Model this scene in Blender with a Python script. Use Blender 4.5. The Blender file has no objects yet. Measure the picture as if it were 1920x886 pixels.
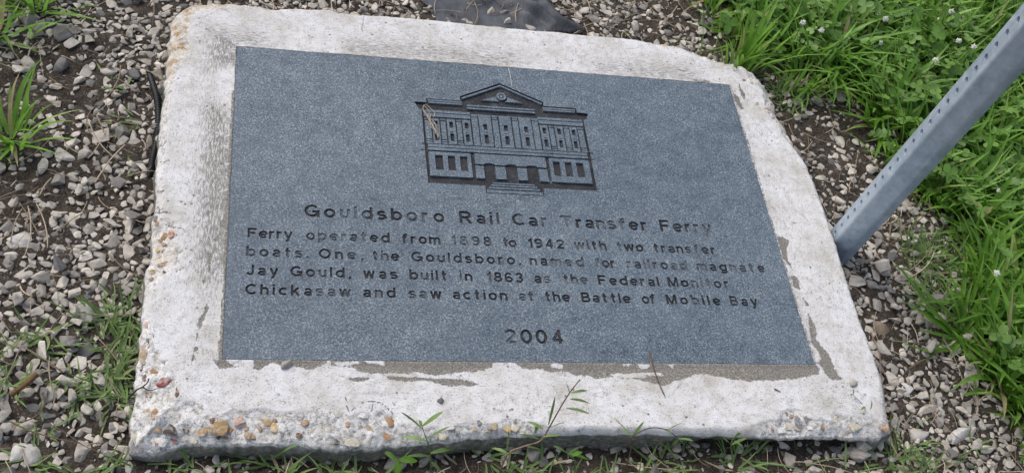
import bpy, bmesh, math, random
import numpy as np
from mathutils import Matrix, Vector, kdtree
from mathutils.geometry import delaunay_2d_cdt

random.seed(7)
rng = np.random.default_rng(7)
C = bpy.context.scene.collection
scene = bpy.context.scene

# ------------------------------------------------------------------ camera, sky, sun, exposure
RX = np.array([0.96889709, -0.11155961, 0.2208911])
RY = np.array([0.03699426, -0.8172913, -0.57503596])      # image down
RZ = np.array([0.24468316, 0.56532237, -0.7877441])       # viewing direction
CAM = np.array([-0.43641879, -1.04612444, 1.35514966])
FPX = 2007.33
cam_d = bpy.data.cameras.new('camera')
cam = bpy.data.objects.new('camera', cam_d)
C.objects.link(cam)
cam_d.sensor_width = 36.0
cam_d.sensor_fit = 'HORIZONTAL'
cam_d.lens = FPX / 1920 * 36.0
cam_d.clip_start = 0.02
cam_d.clip_end = 200
M = Matrix(((RX[0], -RY[0], -RZ[0], CAM[0]), (RX[1], -RY[1], -RZ[1], CAM[1]), (RX[2], -RY[2], -RZ[2], CAM[2]), (0, 0, 0, 1)))
cam.matrix_world = M
scene.camera = cam

SUN_AZ = Vector((-0.62, 0.62))          # horizontal direction towards the sun (far left of the stone)
SUN_EL = math.radians(52)
world = bpy.data.worlds.new('World')
scene.world = world
world.use_nodes = True
wn, wl = world.node_tree.nodes, world.node_tree.links
bg = wn['Background']
sky = wn.new('ShaderNodeTexSky')
sky.sky_type = 'NISHITA'
sky.sun_disc = False
sky.sun_elevation = SUN_EL
sky.sun_rotation = math.atan2(SUN_AZ.x, SUN_AZ.y)
sky.air_density = 1.0
sky.dust_density = 4.0
sky.ozone_density = 1.0
hs = wn.new('ShaderNodeHueSaturation')
hs.inputs['Saturation'].default_value = 0.7
wl.new(sky.outputs[0], hs.inputs['Color'])
wl.new(hs.outputs[0], bg.inputs['Color'])
bg.inputs['Strength'].default_value = 0.15
sd = bpy.data.lights.new('sun', 'SUN')
sd.energy = 1.0
sd.angle = math.radians(24)
sd.color = (1.0, 0.965, 0.92)
sun = bpy.data.objects.new('sun', sd)
C.objects.link(sun)
sv = Vector((SUN_AZ.x * math.cos(SUN_EL), SUN_AZ.y * math.cos(SUN_EL), math.sin(SUN_EL) * SUN_AZ.length))
sun.rotation_euler = sv.to_track_quat('Z', 'Y').to_euler()
scene.view_settings.view_transform = 'Standard'
scene.view_settings.look = 'None'
scene.view_settings.exposure = 0.22
scene.view_settings.gamma = 1.0

# ------------------------------------------------------------------ helpers
GZ = -0.052


def at(px, py, z=0.0):
    """where the surveyed sight line (px, py) of the photograph meets the level z"""
    d = RX * ((px - 960) / FPX) + RY * ((py - 443) / FPX) + RZ
    return CAM + d * ((z - CAM[2]) / d[2])


def ats(pts, z=0.0):
    return np.array([at(p[0], p[1], z)[:2] for p in pts])


_T = rng.random((64, 64, 64)).astype(np.float32)


def vnoise(x, y, z=0.0):
    x, y, z = np.broadcast_arrays(np.asarray(x, float), np.asarray(y, float), np.asarray(z, float))
    xi, yi, zi = np.floor(x), np.floor(y), np.floor(z)
    fx, fy, fz = x - xi, y - yi, z - zi
    fx, fy, fz = (f * f * (3 - 2 * f) for f in (fx, fy, fz))
    xi, yi, zi = xi.astype(int) & 63, yi.astype(int) & 63, zi.astype(int) & 63
    x1, y1, z1 = (xi + 1) & 63, (yi + 1) & 63, (zi + 1) & 63
    a = _T[xi, yi, zi] * (1 - fx) + _T[x1, yi, zi] * fx
    b = _T[xi, y1, zi] * (1 - fx) + _T[x1, y1, zi] * fx
    c = _T[xi, yi, z1] * (1 - fx) + _T[x1, yi, z1] * fx
    d = _T[xi, y1, z1] * (1 - fx) + _T[x1, y1, z1] * fx
    return (a * (1 - fy) + b * fy) * (1 - fz) + (c * (1 - fy) + d * fy) * fz - 0.5


def fbm(x, y, z=0.0, oct=4, gain=0.5):
    s, a, f = 0.0, 1.0, 1.0
    for i in range(oct):
        s = s + a * vnoise(np.asarray(x) * f + 17.3 * i, np.asarray(y) * f + 5.1 * i, np.asarray(z) * f + 9.7 * i)
        a *= gain
        f *= 2.03
    return s


def sstep(a, b, x):
    t = np.clip((np.asarray(x) - a) / (b - a), 0, 1)
    return t * t * (3 - 2 * t)


def inpoly(P, poly):
    x, y = P[:, 0], P[:, 1]
    r = np.zeros(len(P), bool)
    n = len(poly)
    for i in range(n):
        x0, y0 = poly[i]
        x1, y1 = poly[(i + 1) % n]
        if y0 == y1:
            continue
        r ^= ((y0 > y) != (y1 > y)) & (x < (x1 - x0) * (y - y0) / (y1 - y0) + x0)
    return r


def segdist(P, pts, closed=True):
    d = np.full(len(P), 1e9)
    n = len(pts)
    for i in range(n if closed else n - 1):
        a, b = np.asarray(pts[i]), np.asarray(pts[(i + 1) % n])
        ab = b - a
        t = np.clip(((P - a) @ ab) / max(ab @ ab, 1e-12), 0, 1)
        d = np.minimum(d, np.linalg.norm(P - a - t[:, None] * ab, axis=1))
    return d


def sdist(P, poly):
    d = segdist(P, poly)
    return np.where(inpoly(P, poly), -d, d)


def tag(o, label=None, cat=None, group=None, kind=None):
    if label: o['label'] = label
    if cat: o['category'] = cat
    if group: o['group'] = group
    if kind: o['kind'] = kind
    return o


def empty(name, loc, label, cat, group=None):
    o = bpy.data.objects.new(name, None)
    o.empty_display_size = 0.02
    C.objects.link(o)
    o.location = loc
    return tag(o, label, cat, group)


def link(name, me, mat, parent=None):
    o = bpy.data.objects.new(name, me)
    C.objects.link(o)
    for m in (mat if isinstance(mat, (list, tuple)) else [mat]):
        me.materials.append(m)
    if parent is not None:
        o.parent = parent
    return o


def mesh_np(name, V, faces, mat, parent=None, smooth=True, attrs=None, origin=None):
    """faces: list of int arrays (n,3) / (n,4)"""
    V = np.asarray(V, np.float32)
    if origin is not None:
        V = V - np.asarray(origin, np.float32)
    faces = [np.asarray(f, np.int32) for f in faces if len(f)]
    me = bpy.data.meshes.new(name)
    me.vertices.add(len(V))
    me.vertices.foreach_set('co', V.ravel())
    loops = np.concatenate([f.ravel() for f in faces])
    tot = np.concatenate([np.full(len(f), f.shape[1], np.int32) for f in faces])
    me.loops.add(len(loops))
    me.loops.foreach_set('vertex_index', loops)
    me.polygons.add(len(tot))
    me.polygons.foreach_set('loop_start', np.concatenate([[0], np.cumsum(tot)[:-1]]).astype(np.int32))
    me.polygons.foreach_set('loop_total', tot)
    me.polygons.foreach_set('use_smooth', np.full(len(tot), smooth, bool))
    for k, a in (attrs or {}).items():
        at_ = me.attributes.new(k, 'FLOAT', 'POINT')
        at_.data.foreach_set('value', np.asarray(a, np.float32))
    me.update()
    me.validate()
    o = link(name, me, mat, parent)
    if origin is not None and parent is None:
        o.location = origin
    return o


def mesh_bm(name, bm, mat, parent=None, smooth=False):
    me = bpy.data.meshes.new(name)
    bm.to_mesh(me)
    bm.free()
    if smooth:
        me.polygons.foreach_set('use_smooth', [True] * len(me.polygons))
    return link(name, me, mat, parent)


def prism(bm, poly, z0, z1):
    lo = [bm.verts.new((x, y, z0)) for x, y in poly]
    hi = [bm.verts.new((x, y, z1)) for x, y in poly]
    n = len(poly)
    area = sum(poly[i][0] * poly[(i + 1) % n][1] - poly[(i + 1) % n][0] * poly[i][1] for i in range(n))
    fs = [bm.faces.new(hi), bm.faces.new(lo[::-1])]
    for i in range(n):
        j = (i + 1) % n
        fs.append(bm.faces.new((lo[i], lo[j], hi[j], hi[i])))
    if area < 0:
        bmesh.ops.reverse_faces(bm, faces=fs)


def tube(pts, rad, sides=6, flat=1.0):
    """returns V, F for a tube along pts"""
    pts = np.asarray(pts, float)
    n = len(pts)
    rad = np.broadcast_to(np.asarray(rad, float), (n,))
    tg = np.gradient(pts, axis=0)
    tg /= np.linalg.norm(tg, axis=1)[:, None] + 1e-12
    ref = np.array([0, 0, 1.0]) if abs(tg[:, 2]).mean() < 0.8 else np.array([1.0, 0, 0])
    u = np.cross(tg, ref)
    u /= np.linalg.norm(u, axis=1)[:, None] + 1e-12
    w = np.cross(u, tg)
    a = np.linspace(0, 2 * np.pi, sides, endpoint=False)
    V = pts[:, None] + rad[:, None, None] * (np.cos(a)[None, :, None] * u[:, None] + flat * np.sin(a)[None, :, None] * w[:, None])
    V = V.reshape(-1, 3)
    i = np.arange(n - 1)[:, None] * sides
    k = np.arange(sides)[None]
    k1 = (k + 1) % sides
    F = np.stack([i + k, i + k1, i + sides + k1, i + sides + k], -1).reshape(-1, 4)
    V = np.concatenate([V, pts[:1], pts[-1:]])
    c0, c1 = len(V) - 2, len(V) - 1
    kk = np.arange(sides)
    T = np.concatenate([np.stack([np.full(sides, c0), (kk + 1) % sides, kk], 1),
                        np.stack([np.full(sides, c1), (n - 1) * sides + kk, (n - 1) * sides + (kk + 1) % sides], 1)])
    return V, F, T


class Bag:
    """collects pieces (verts, quads, tris, tone) into one mesh"""
    def __init__(s):
        s.V, s.Q, s.T, s.A, s.n = [], [], [], [], 0

    def add(s, V, Q=None, T=None, tone=0.5):
        s.V.append(np.asarray(V, float))
        if Q is not None and len(Q): s.Q.append(np.asarray(Q) + s.n)
        if T is not None and len(T): s.T.append(np.asarray(T) + s.n)
        s.A.append(np.broadcast_to(np.asarray(tone, float), (len(V),)))
        s.n += len(V)

    def build(s, name, mat, parent=None, smooth=True, origin=None):
        F = []
        if s.Q: F.append(np.concatenate(s.Q))
        if s.T: F.append(np.concatenate(s.T))
        return mesh_np(name, np.concatenate(s.V), F, mat, parent, smooth, {'tone': np.concatenate(s.A)}, origin)


def smooth_path(pts, n=24):
    """Catmull-Rom through pts"""
    P = np.asarray(pts, float)
    P = np.concatenate([[2 * P[0] - P[1]], P, [2 * P[-1] - P[-2]]])
    m = len(P) - 3
    out = []
    for t in np.linspace(0, m - 1e-6, n):
        i = int(t)
        f = t - i
        p0, p1, p2, p3 = P[i:i + 4]
        out.append(0.5 * (2 * p1 + (p2 - p0) * f + (2 * p0 - 5 * p1 + 4 * p2 - p3) * f * f + (3 * p1 - p0 - 3 * p2 + p3) * f ** 3))
    return np.array(out)


# ------------------------------------------------------------------ materials
class NT:
    def __init__(s, name):
        s.m = bpy.data.materials.new(name)
        s.m.use_nodes = True
        s.t = s.m.node_tree
        s.n, s.l = s.t.nodes, s.t.links
        s.b = s.n['Principled BSDF']
        s.out = s.n['Material Output']
        s.co = s.n.new('ShaderNodeTexCoord').outputs['Object']

    def set(s, sock, v):
        if hasattr(v, 'is_linked') or isinstance(v, bpy.types.NodeSocket):
            s.l.new(v, sock)
        else:
            sock.default_value = v

    def map(s, scale, loc=(0, 0, 0), co=None):
        n = s.n.new('ShaderNodeMapping')
        s.l.new(co or s.co, n.inputs['Vector'])
        n.inputs['Scale'].default_value = scale
        n.inputs['Location'].default_value = loc
        return n.outputs[0]

    def noise(s, scale, detail=3, rough=0.5, co=None, dist=0.0):
        n = s.n.new('ShaderNodeTexNoise')
        s.l.new(co or s.co, n.inputs['Vector'])
        n.inputs['Scale'].default_value = scale
        n.inputs['Detail'].default_value = detail
        n.inputs['Roughness'].default_value = rough
        n.inputs['Distortion'].default_value = dist
        return n.outputs['Fac']

    def voro(s, scale, feature='F1', out='Distance', co=None, rand=1.0):
        n = s.n.new('ShaderNodeTexVoronoi')
        n.feature = feature
        s.l.new(co or s.co, n.inputs['Vector'])
        n.inputs['Scale'].default_value = scale
        n.inputs['Randomness'].default_value = rand
        return n.outputs[out]

    def ramp(s, fac, stops, interp='LINEAR'):
        n = s.n.new('ShaderNodeValToRGB')
        n.color_ramp.interpolation = interp
        e = n.color_ramp.elements
        while len(e) < len(stops):
            e.new(0.5)
        for el, (p, c) in zip(e, stops):
            el.position = p
            c = (c, c, c) if isinstance(c, (int, float)) else c
            el.color = (*c, 1)
        s.set(n.inputs[0], fac)
        return n.outputs[0]

    def mix(s, fac, a, b, mode='MIX'):
        n = s.n.new('ShaderNodeMix')
        n.data_type = 'RGBA'
        n.blend_type = mode
        s.set(n.inputs[0], fac)
        for sock, v in ((n.inputs[6], a), (n.inputs[7], b)):
            s.set(sock, (*v, 1) if isinstance(v, tuple) else v)
        return n.outputs[2]

    def math(s, op, a, b=0.0, c=None):
        n = s.n.new('ShaderNodeMath')
        n.operation = op
        s.set(n.inputs[0], a)
        s.set(n.inputs[1], b)
        if c is not None: s.set(n.inputs[2], c)
        return n.outputs[0]

    def attr(s, name):
        n = s.n.new('ShaderNodeAttribute')
        n.attribute_name = name
        return n.outputs['Fac']

    def bump(s, h, dist, strength=1.0, base=None):
        n = s.n.new('ShaderNodeBump')
        n.inputs['Distance'].default_value = dist
        n.inputs['Strength'].default_value = strength
        s.set(n.inputs['Height'], h)
        if base is not None: s.l.new(base, n.inputs['Normal'])
        return n.outputs[0]

    def done(s, col, rough=0.7, normal=None, metal=0.0, spec=0.5):
        s.set(s.b.inputs['Base Color'], (*col, 1) if isinstance(col, tuple) else col)
        s.set(s.b.inputs['Roughness'], rough)
        s.b.inputs['Metallic'].default_value = metal
        s.b.inputs['Specular IOR Level'].default_value = spec
        if normal is not None: s.l.new(normal, s.b.inputs['Normal'])
        return s.m


def granite_colour(k):
    co = k.co
    g1 = k.noise(720, 3, 0.75)
    g2 = k.noise(330, 2, 0.6)
    g = k.math('ADD', k.math('MULTIPLY', g1, 0.62), k.math('MULTIPLY', g2, 0.38))
    c = k.ramp(g, [(0.38, (0.012, 0.019, 0.030)), (0.455, (0.062, 0.086, 0.113)), (0.54, (0.138, 0.177, 0.212)), (0.63, (0.38, 0.43, 0.46))])
    big = k.noise(16, 5, 0.65)
    c = k.mix(k.ramp(big, [(0.35, 0.0), (0.7, 0.35)]), c, (0.135, 0.165, 0.195))
    st = k.noise(26, 3, 0.6, co=k.map((1, 0.35, 1)))
    c = k.mix(k.ramp(st, [(0.52, 0.0), (0.75, 0.30)]), c, (0.060, 0.080, 0.112))
    c = k.mix(1.0, c, k.ramp(k.noise(34, 5, 0.7), [(0.33, (0.72, 0.75, 0.80)), (0.62, (1.14, 1.13, 1.12))]), 'MULTIPLY')
    c = k.mix(1.0, c, k.ramp(k.noise(3.2, 4, 0.6), [(0.3, (0.80, 0.83, 0.86)), (0.7, (1.16, 1.14, 1.12))]), 'MULTIPLY')
    return c, g1


def m_granite():
    k = NT('blue_grey_granite')
    c, g = granite_colour(k)
    # pale lime scuff marks near the far right corner and faint scratches
    sc = k.noise(60, 4, 0.7)
    n = k.n.new('ShaderNodeVectorMath'); n.operation = 'DISTANCE'
    k.l.new(k.map((1, 0.55, 1)), n.inputs[0])
    n.inputs[1].default_value = (0.418, 0.283 * 0.55, 0)
    near = k.ramp(n.outputs['Value'], [(0.0, 1.0), (0.016, 0.6), (0.030, 0.0)])
    f = k.math('MULTIPLY', near, k.ramp(sc, [(0.50, 0.0), (0.66, 0.55)]))
    c = k.mix(f, c, (0.55, 0.56, 0.58))
    dust = k.noise(310, 2, 0.5)
    c = k.mix(k.ramp(dust, [(0.70, 0.0), (0.76, 0.6)]), c, (0.40, 0.42, 0.44))
    return k.done(c, k.ramp(g, [(0.3, 0.42), (0.7, 0.6)]), k.bump(g, 0.0006, 0.5), spec=0.4)


def m_engraved(name, lost):
    k = NT(name)
    c, g = granite_colour(k)
    w = k.noise(32, 3, 0.6)
    f = k.noise(600, 2, 0.6)
    w = k.math('ADD', w, k.math('MULTIPLY', k.math('SUBTRACT', f, 0.5), 0.35))
    lo = 0.60 - lost * 0.30
    worn = k.ramp(w, [(lo, 0.0), (lo + 0.16, 0.92)])
    paint = k.ramp(k.noise(30, 3), [(0.3, (0.015, 0.016, 0.020)), (0.7, (0.038, 0.039, 0.043))])
    paint = k.mix(k.ramp(k.noise(480, 2, 0.6), [(0.62, 0.0), (0.70, 0.75)]), paint, (0.24, 0.25, 0.26))
    pale = k.mix(k.ramp(k.noise(300, 2), [(0.5, 0.0), (0.62, 0.6)]), k.mix(1.0, c, (0.84, 0.82, 0.80), 'MULTIPLY'), (0.21, 0.225, 0.235))
    c = k.mix(worn, paint, pale)
    return k.done(c, 0.7, k.bump(f, 0.0008, 0.6), spec=0.3)


def m_concrete():
    k = NT('weathered_painted_concrete')
    bare, rough, grime, lichen, vert, crack = (k.attr(a) for a in ('bare', 'rough', 'grime', 'lichen', 'vert', 'crack'))
    streak = k.attr('streak')
    big = k.noise(14, 5, 0.65)
    mid = k.noise(70, 4, 0.65)
    fine = k.noise(420, 3, 0.6)
    paint = k.ramp(big, [(0.30, (0.47, 0.445, 0.40)), (0.45, (0.615, 0.605, 0.59)), (0.60, (0.69, 0.69, 0.70))])
    paint = k.mix(k.ramp(mid, [(0.50, 0.0), (0.70, 0.65)]), paint, (0.45, 0.43, 0.395))
    # brush-drag streaks, along the strip
    wp = k.n.new('ShaderNodeVectorMath'); wp.operation = 'MULTIPLY_ADD'
    wn3 = k.n.new('ShaderNodeTexNoise'); wn3.inputs['Scale'].default_value = 40; k.l.new(k.co, wn3.inputs['Vector'])
    k.l.new(wn3.outputs['Color'], wp.inputs[0]); wp.inputs[1].default_value = (0.008, 0.008, 0.008); k.l.new(k.co, wp.inputs[2])
    sh = k.noise(1.0, 6, 0.8, co=k.map((75, 430, 20), co=wp.outputs[0]))
    sv_ = k.noise(1.0, 6, 0.8, co=k.map((430, 75, 20), co=wp.outputs[0]))
    st = k.mix(vert, sh, sv_)
    zone = k.ramp(k.noise(9, 3, 0.6), [(0.38, 0.1), (0.58, 1.0)])
    st = k.math('ADD', st, k.math('MULTIPLY', streak, 0.09))
    zone = k.math('MAXIMUM', k.math('MULTIPLY', zone, 0.6), streak)
    stm = k.math('MULTIPLY', k.ramp(st, [(0.545, 0.0), (0.63, 0.85)]), zone)
    paint = k.mix(k.math('MULTIPLY', streak, 0.25), paint, (0.50, 0.485, 0.46))
    paint = k.mix(stm, paint, (0.22, 0.21, 0.195))
    # pin-prick pits
    pit = k.ramp(fine, [(0.34, 0.95), (0.44, 0.0)])
    pit = k.math('MULTIPLY', pit, k.ramp(mid, [(0.38, 0.15), (0.55, 1.0)]))
    paint = k.mix(pit, paint, (0.16, 0.15, 0.14))
    dots = k.voro(75)
    dmask = k.math('MULTIPLY', k.ramp(dots, [(0.10, 1.0), (0.20, 0.0)]), k.ramp(k.noise(22, 2), [(0.50, 0.0), (0.60, 0.9)]))
    paint = k.mix(dmask, paint, (0.13, 0.125, 0.12))
    smud = k.math('MULTIPLY', k.ramp(k.noise(38, 6, 0.8, dist=0.6), [(0.55, 0.0), (0.65, 0.65)]), k.ramp(k.noise(180, 4, 0.8), [(0.40, 0.25), (0.56, 1.0)]))
    paint = k.mix(smud, paint, (0.33, 0.315, 0.29))
    hair = k.ramp(k.voro(26, 'DISTANCE_TO_EDGE', co=wp.outputs[0]), [(0.0, 0.55), (0.012, 0.0)])
    paint = k.mix(k.math('MULTIPLY', hair, k.ramp(k.noise(12, 2), [(0.5, 0.0), (0.58, 1.0)])), paint, (0.2, 0.19, 0.18))
    # bare mortar where paint has flaked away
    mort = k.ramp(fine, [(0.34, (0.115, 0.105, 0.09)), (0.5, (0.215, 0.20, 0.175)), (0.66, (0.36, 0.34, 0.31))])
    mort = k.mix(k.ramp(big, [(0.4, 0.0), (0.7, 0.6)]), mort, (0.17, 0.165, 0.15))
    edge = k.math('ADD', bare, k.math('MULTIPLY', k.math('SUBTRACT', k.noise(170, 6, 0.8), 0.5), 2.0))
    bm_ = k.ramp(edge, [(0.45, 0.0), (0.56, 1.0)])
    c = k.mix(bm_, paint, mort)
    # broken edges: pale cement with dark crevices
    brk = k.ramp(k.noise(160, 4, 0.7), [(0.30, (0.15, 0.145, 0.135)), (0.42, (0.44, 0.43, 0.41)), (0.52, (0.68, 0.67, 0.655)), (0.70, (0.77, 0.765, 0.75))])
    brk = k.mix(k.ramp(k.noise(55, 3), [(0.5, 0.0), (0.72, 0.5)]), brk, (0.60, 0.54, 0.43))
    brk = k.mix(k.math('MULTIPLY', lichen, k.ramp(k.noise(70, 4, 0.7), [(0.40, 0.1), (0.62, 0.8)])), brk, (0.54, 0.48, 0.39))
    brk = k.mix(k.ramp(k.noise(520, 3, 0.7), [(0.33, 0.75), (0.42, 0.0)]), brk, (0.13, 0.125, 0.12))
    cell = k.voro(90, 'DISTANCE_TO_EDGE')
    brk = k.mix(k.math('MULTIPLY', k.ramp(cell, [(0.0, 0.65), (0.07, 0.0)]), k.ramp(mid, [(0.4, 0.0), (0.6, 1.0)])), brk, (0.14, 0.13, 0.12))
    rm = k.ramp(k.math('ADD', rough, k.math('MULTIPLY', k.math('SUBTRACT', mid, 0.5), 0.8)), [(0.42, 0.0), (0.56, 1.0)])
    c = k.mix(rm, c, brk)
    # rusty lichen, grime and damp on the faces
    lm = k.math('MULTIPLY', lichen, k.ramp(k.noise(80, 5, 0.75), [(0.50, 0.0), (0.59, 0.9)]))
    c = k.mix(lm, c, k.ramp(k.noise(300, 2), [(0.35, (0.20, 0.14, 0.075)), (0.65, (0.46, 0.29, 0.11))]))
    gc = k.ramp(k.noise(120, 4, 0.7), [(0.3, (0.048, 0.046, 0.038)), (0.5, (0.145, 0.14, 0.118)), (0.72, (0.36, 0.35, 0.32))])
    gc = k.mix(k.ramp(k.noise(18, 3), [(0.5, 0.0), (0.65, 0.6)]), gc, (0.11, 0.125, 0.075))
    gm = k.ramp(k.math('ADD', grime, k.math('MULTIPLY', k.math('SUBTRACT', k.noise(60, 4, 0.7), 0.5), 0.9)), [(0.28, 0.0), (0.58, 0.95)])
    c = k.mix(gm, c, gc)
    c = k.mix(k.ramp(crack, [(0.3, 0.0), (0.75, 0.85)]), c, (0.07, 0.065, 0.06))
    h = k.math('ADD', k.math('MULTIPLY', fine, 0.4), mid)
    h = k.math('ADD', h, k.math('MULTIPLY', rm, k.noise(160, 4, 0.7)))
    h = k.math('SUBTRACT', h, k.math('MULTIPLY', bm_, 0.25))
    return k.done(c, 0.88, k.bump(h, 0.0022, 0.7), spec=0.25)


def m_tone(name, stops, rough=0.7, bumpd=0.0, scale=150, vary=0.25, spec=0.35, dark=None):
    """colour picked per piece by its tone, plus mottling"""
    k = NT(name)
    c = k.ramp(k.attr('tone'), stops)
    if vary:
        n = k.noise(scale, 4, 0.65)
        c = k.mix(1.0, c, k.ramp(n, [(0.25, 1 - vary), (0.75, 1 + vary)]), 'MULTIPLY')
    if dark:
        c = k.mix(k.ramp(k.noise(scale * 0.5, 4, 0.7), [(0.52, 0.0), (0.68, 0.8)]), c, dark)
    return k.done(c, rough, k.bump(k.noise(scale * 2, 4, 0.6), bumpd, 0.6) if bumpd else None, spec=spec)


def m_leaf(name, stops, rough=0.45, trans=0.35, tip=None):
    k = NT(name)
    c = k.ramp(k.attr('tone'), stops)
    c = k.mix(1.0, c, k.ramp(k.noise(60, 3), [(0.3, 0.8), (0.7, 1.2)]), 'MULTIPLY')
    k.done(c, rough, None, spec=0.4)
    tr = k.n.new('ShaderNodeBsdfTranslucent')
    k.l.new(c, tr.inputs['Color'])
    mx = k.n.new('ShaderNodeMixShader')
    mx.inputs[0].default_value = trans
    k.l.new(k.b.outputs[0], mx.inputs[1])
    k.l.new(tr.outputs[0], mx.inputs[2])
    k.l.new(mx.outputs[0], k.out.inputs['Surface'])
    return k.m


def m_dirt():
    k = NT('damp_brown_soil')
    a, b = k.noise(55, 8, 0.8), k.noise(320, 4, 0.75)
    c = k.ramp(a, [(0.3, (0.020, 0.016, 0.012)), (0.5, (0.050, 0.039, 0.030)), (0.7, (0.115, 0.092, 0.070))])
    c = k.mix(k.ramp(b, [(0.53, 0.0), (0.66, 0.85)]), c, (0.22, 0.19, 0.155))
    h = k.math('ADD', a, k.math('MULTIPLY', b, 0.5))
    return k.done(c, 0.9, k.bump(h, 0.006, 0.8), spec=0.25)


def m_zinc():
    k = NT('galvanised_steel')
    a = k.noise(60, 4, 0.6, co=k.map((1, 1, 0.12)))
    b = k.noise(42, 6, 0.75)
    v = k.voro(260, 'F1', 'Color')
    c = k.ramp(b, [(0.3, (0.24, 0.31, 0.385)), (0.5, (0.38, 0.46, 0.545)), (0.7, (0.55, 0.63, 0.69))])
    c = k.mix(k.ramp(a, [(0.45, 0.0), (0.7, 0.5)]), c, (0.22, 0.27, 0.33))
    c = k.mix(k.ramp(k.noise(14, 4, 0.6, co=k.map((1, 1, 0.35), (3, 1, 2))), [(0.45, 0.0), (0.68, 0.45)]), c, (0.56, 0.61, 0.65))
    sp = k.noise(150, 3, 0.7)
    c = k.mix(k.ramp(sp, [(0.66, 0.0), (0.74, 0.5)]), c, (0.13, 0.14, 0.16))
    return k.done(c, k.ramp(b, [(0.3, 0.42), (0.7, 0.58)]), k.bump(b, 0.0008, 0.3), metal=0.25, spec=0.5)


def m_plain(name, c1, c2, scale=80, rough=0.7, bumpd=0.0, spec=0.4):
    k = NT(name)
    n = k.noise(scale, 4, 0.65)
    c = k.ramp(n, [(0.3, c1), (0.7, c2)])
    if name.endswith('_pebble'):                    # cement film left on the exposed pebbles
        c = k.mix(k.ramp(k.noise(130, 4, 0.7), [(0.50, 0.0), (0.62, 0.7)]), c, (0.50, 0.48, 0.45))
    return k.done(c, rough, k.bump(n, bumpd, 0.6) if bumpd else None, spec=spec)


MAT = dict(
    granite=m_granite(), eng=m_engraved('engraved_dark_paint', 0.0), worn=m_engraved('engraved_worn_paint', 0.85), half=m_engraved('engraved_half_worn_paint', 0.58),
    concrete=m_concrete(), dirt=m_dirt(), zinc=m_zinc(),
    stone=m_tone('limestone_chips', [(0.0, (0.045, 0.048, 0.055)), (0.25, (0.14, 0.14, 0.14)), (0.5, (0.33, 0.305, 0.27)), (0.75, (0.515, 0.475, 0.415)), (1.0, (0.68, 0.63, 0.55))],
                 0.8, 0.0018, 140, 0.28, 0.3, (0.15, 0.125, 0.10)),
    cleanstone=m_tone('pale_stone', [(0.0, (0.05, 0.05, 0.055)), (0.3, (0.17, 0.165, 0.16)), (0.6, (0.33, 0.31, 0.28)), (1.0, (0.62, 0.60, 0.56))], 0.75, 0.001, 140, 0.2, 0.3),
    brownstone=m_plain('brown_stone', (0.13, 0.10, 0.07), (0.28, 0.22, 0.16), 120, 0.8, 0.001),
    grass=m_leaf('grass_blades', [(0.0, (0.075, 0.165, 0.028)), (0.35, (0.150, 0.310, 0.042)), (0.7, (0.205, 0.410, 0.058)), (0.93, (0.30, 0.49, 0.10)), (1.0, (0.46, 0.40, 0.20))], 0.36, 0.42),
    thin=m_leaf('thin_grass', [(0.0, (0.090, 0.160, 0.050)), (0.5, (0.170, 0.275, 0.080)), (0.9, (0.25, 0.34, 0.12)), (1.0, (0.42, 0.36, 0.22))], 0.5, 0.3),
    clover=m_leaf('clover_leaves', [(0.0, (0.065, 0.145, 0.030)), (0.6, (0.135, 0.265, 0.050)), (1.0, (0.22, 0.36, 0.08))], 0.45, 0.3),
    straw=m_tone('dry_straw', [(0.0, (0.13, 0.09, 0.06)), (0.5, (0.30, 0.235, 0.165)), (1.0, (0.55, 0.46, 0.34))], 0.7, 0, 100, 0.2),
    flower=m_plain('white_clover_petals', (0.62, 0.62, 0.52), (0.80, 0.80, 0.76), 300, 0.6),
    stem=m_plain('green_stem', (0.09, 0.15, 0.04), (0.15, 0.20, 0.06), 200, 0.5),
    redstem=m_plain('reddish_stem', (0.16, 0.085, 0.06), (0.30, 0.20, 0.14), 150, 0.6),
    twig=m_plain('brown_twig', (0.07, 0.042, 0.028), (0.16, 0.10, 0.07), 200, 0.75),
    darktwig=m_plain('dark_twig', (0.025, 0.018, 0.016), (0.06, 0.045, 0.04), 200, 0.75),
    rust=m_plain('rusty_catkin', (0.11, 0.065, 0.03), (0.22, 0.13, 0.06), 300, 0.9, 0.001),
    black=m_plain('black_plastic', (0.012, 0.012, 0.014), (0.030, 0.030, 0.033), 60, 0.45),
    pale=m_plain('pale_thread', (0.55, 0.55, 0.53), (0.7, 0.7, 0.68), 100, 0.6),
)


def m_fabric():
    k = NT('black_landscape_fabric')
    wv = k.noise(1.0, 2, 0.5, co=k.map((900, 60, 1)))
    b = k.noise(22, 5, 0.65)
    c = k.ramp(b, [(0.3, (0.045, 0.050, 0.060)), (0.6, (0.090, 0.098, 0.113)), (0.8, (0.15, 0.16, 0.175))])
    c = k.mix(k.ramp(wv, [(0.45, 0.0), (0.65, 0.4)]), c, (0.02, 0.021, 0.024))
    mud = k.noise(40, 4, 0.7)
    c = k.mix(k.ramp(mud, [(0.6, 0.0), (0.75, 0.6)]), c, (0.13, 0.105, 0.08))
    return k.done(c, 0.62, k.bump(wv, 0.001, 0.5), spec=0.4)


MAT['fabric'] = m_fabric()

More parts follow.
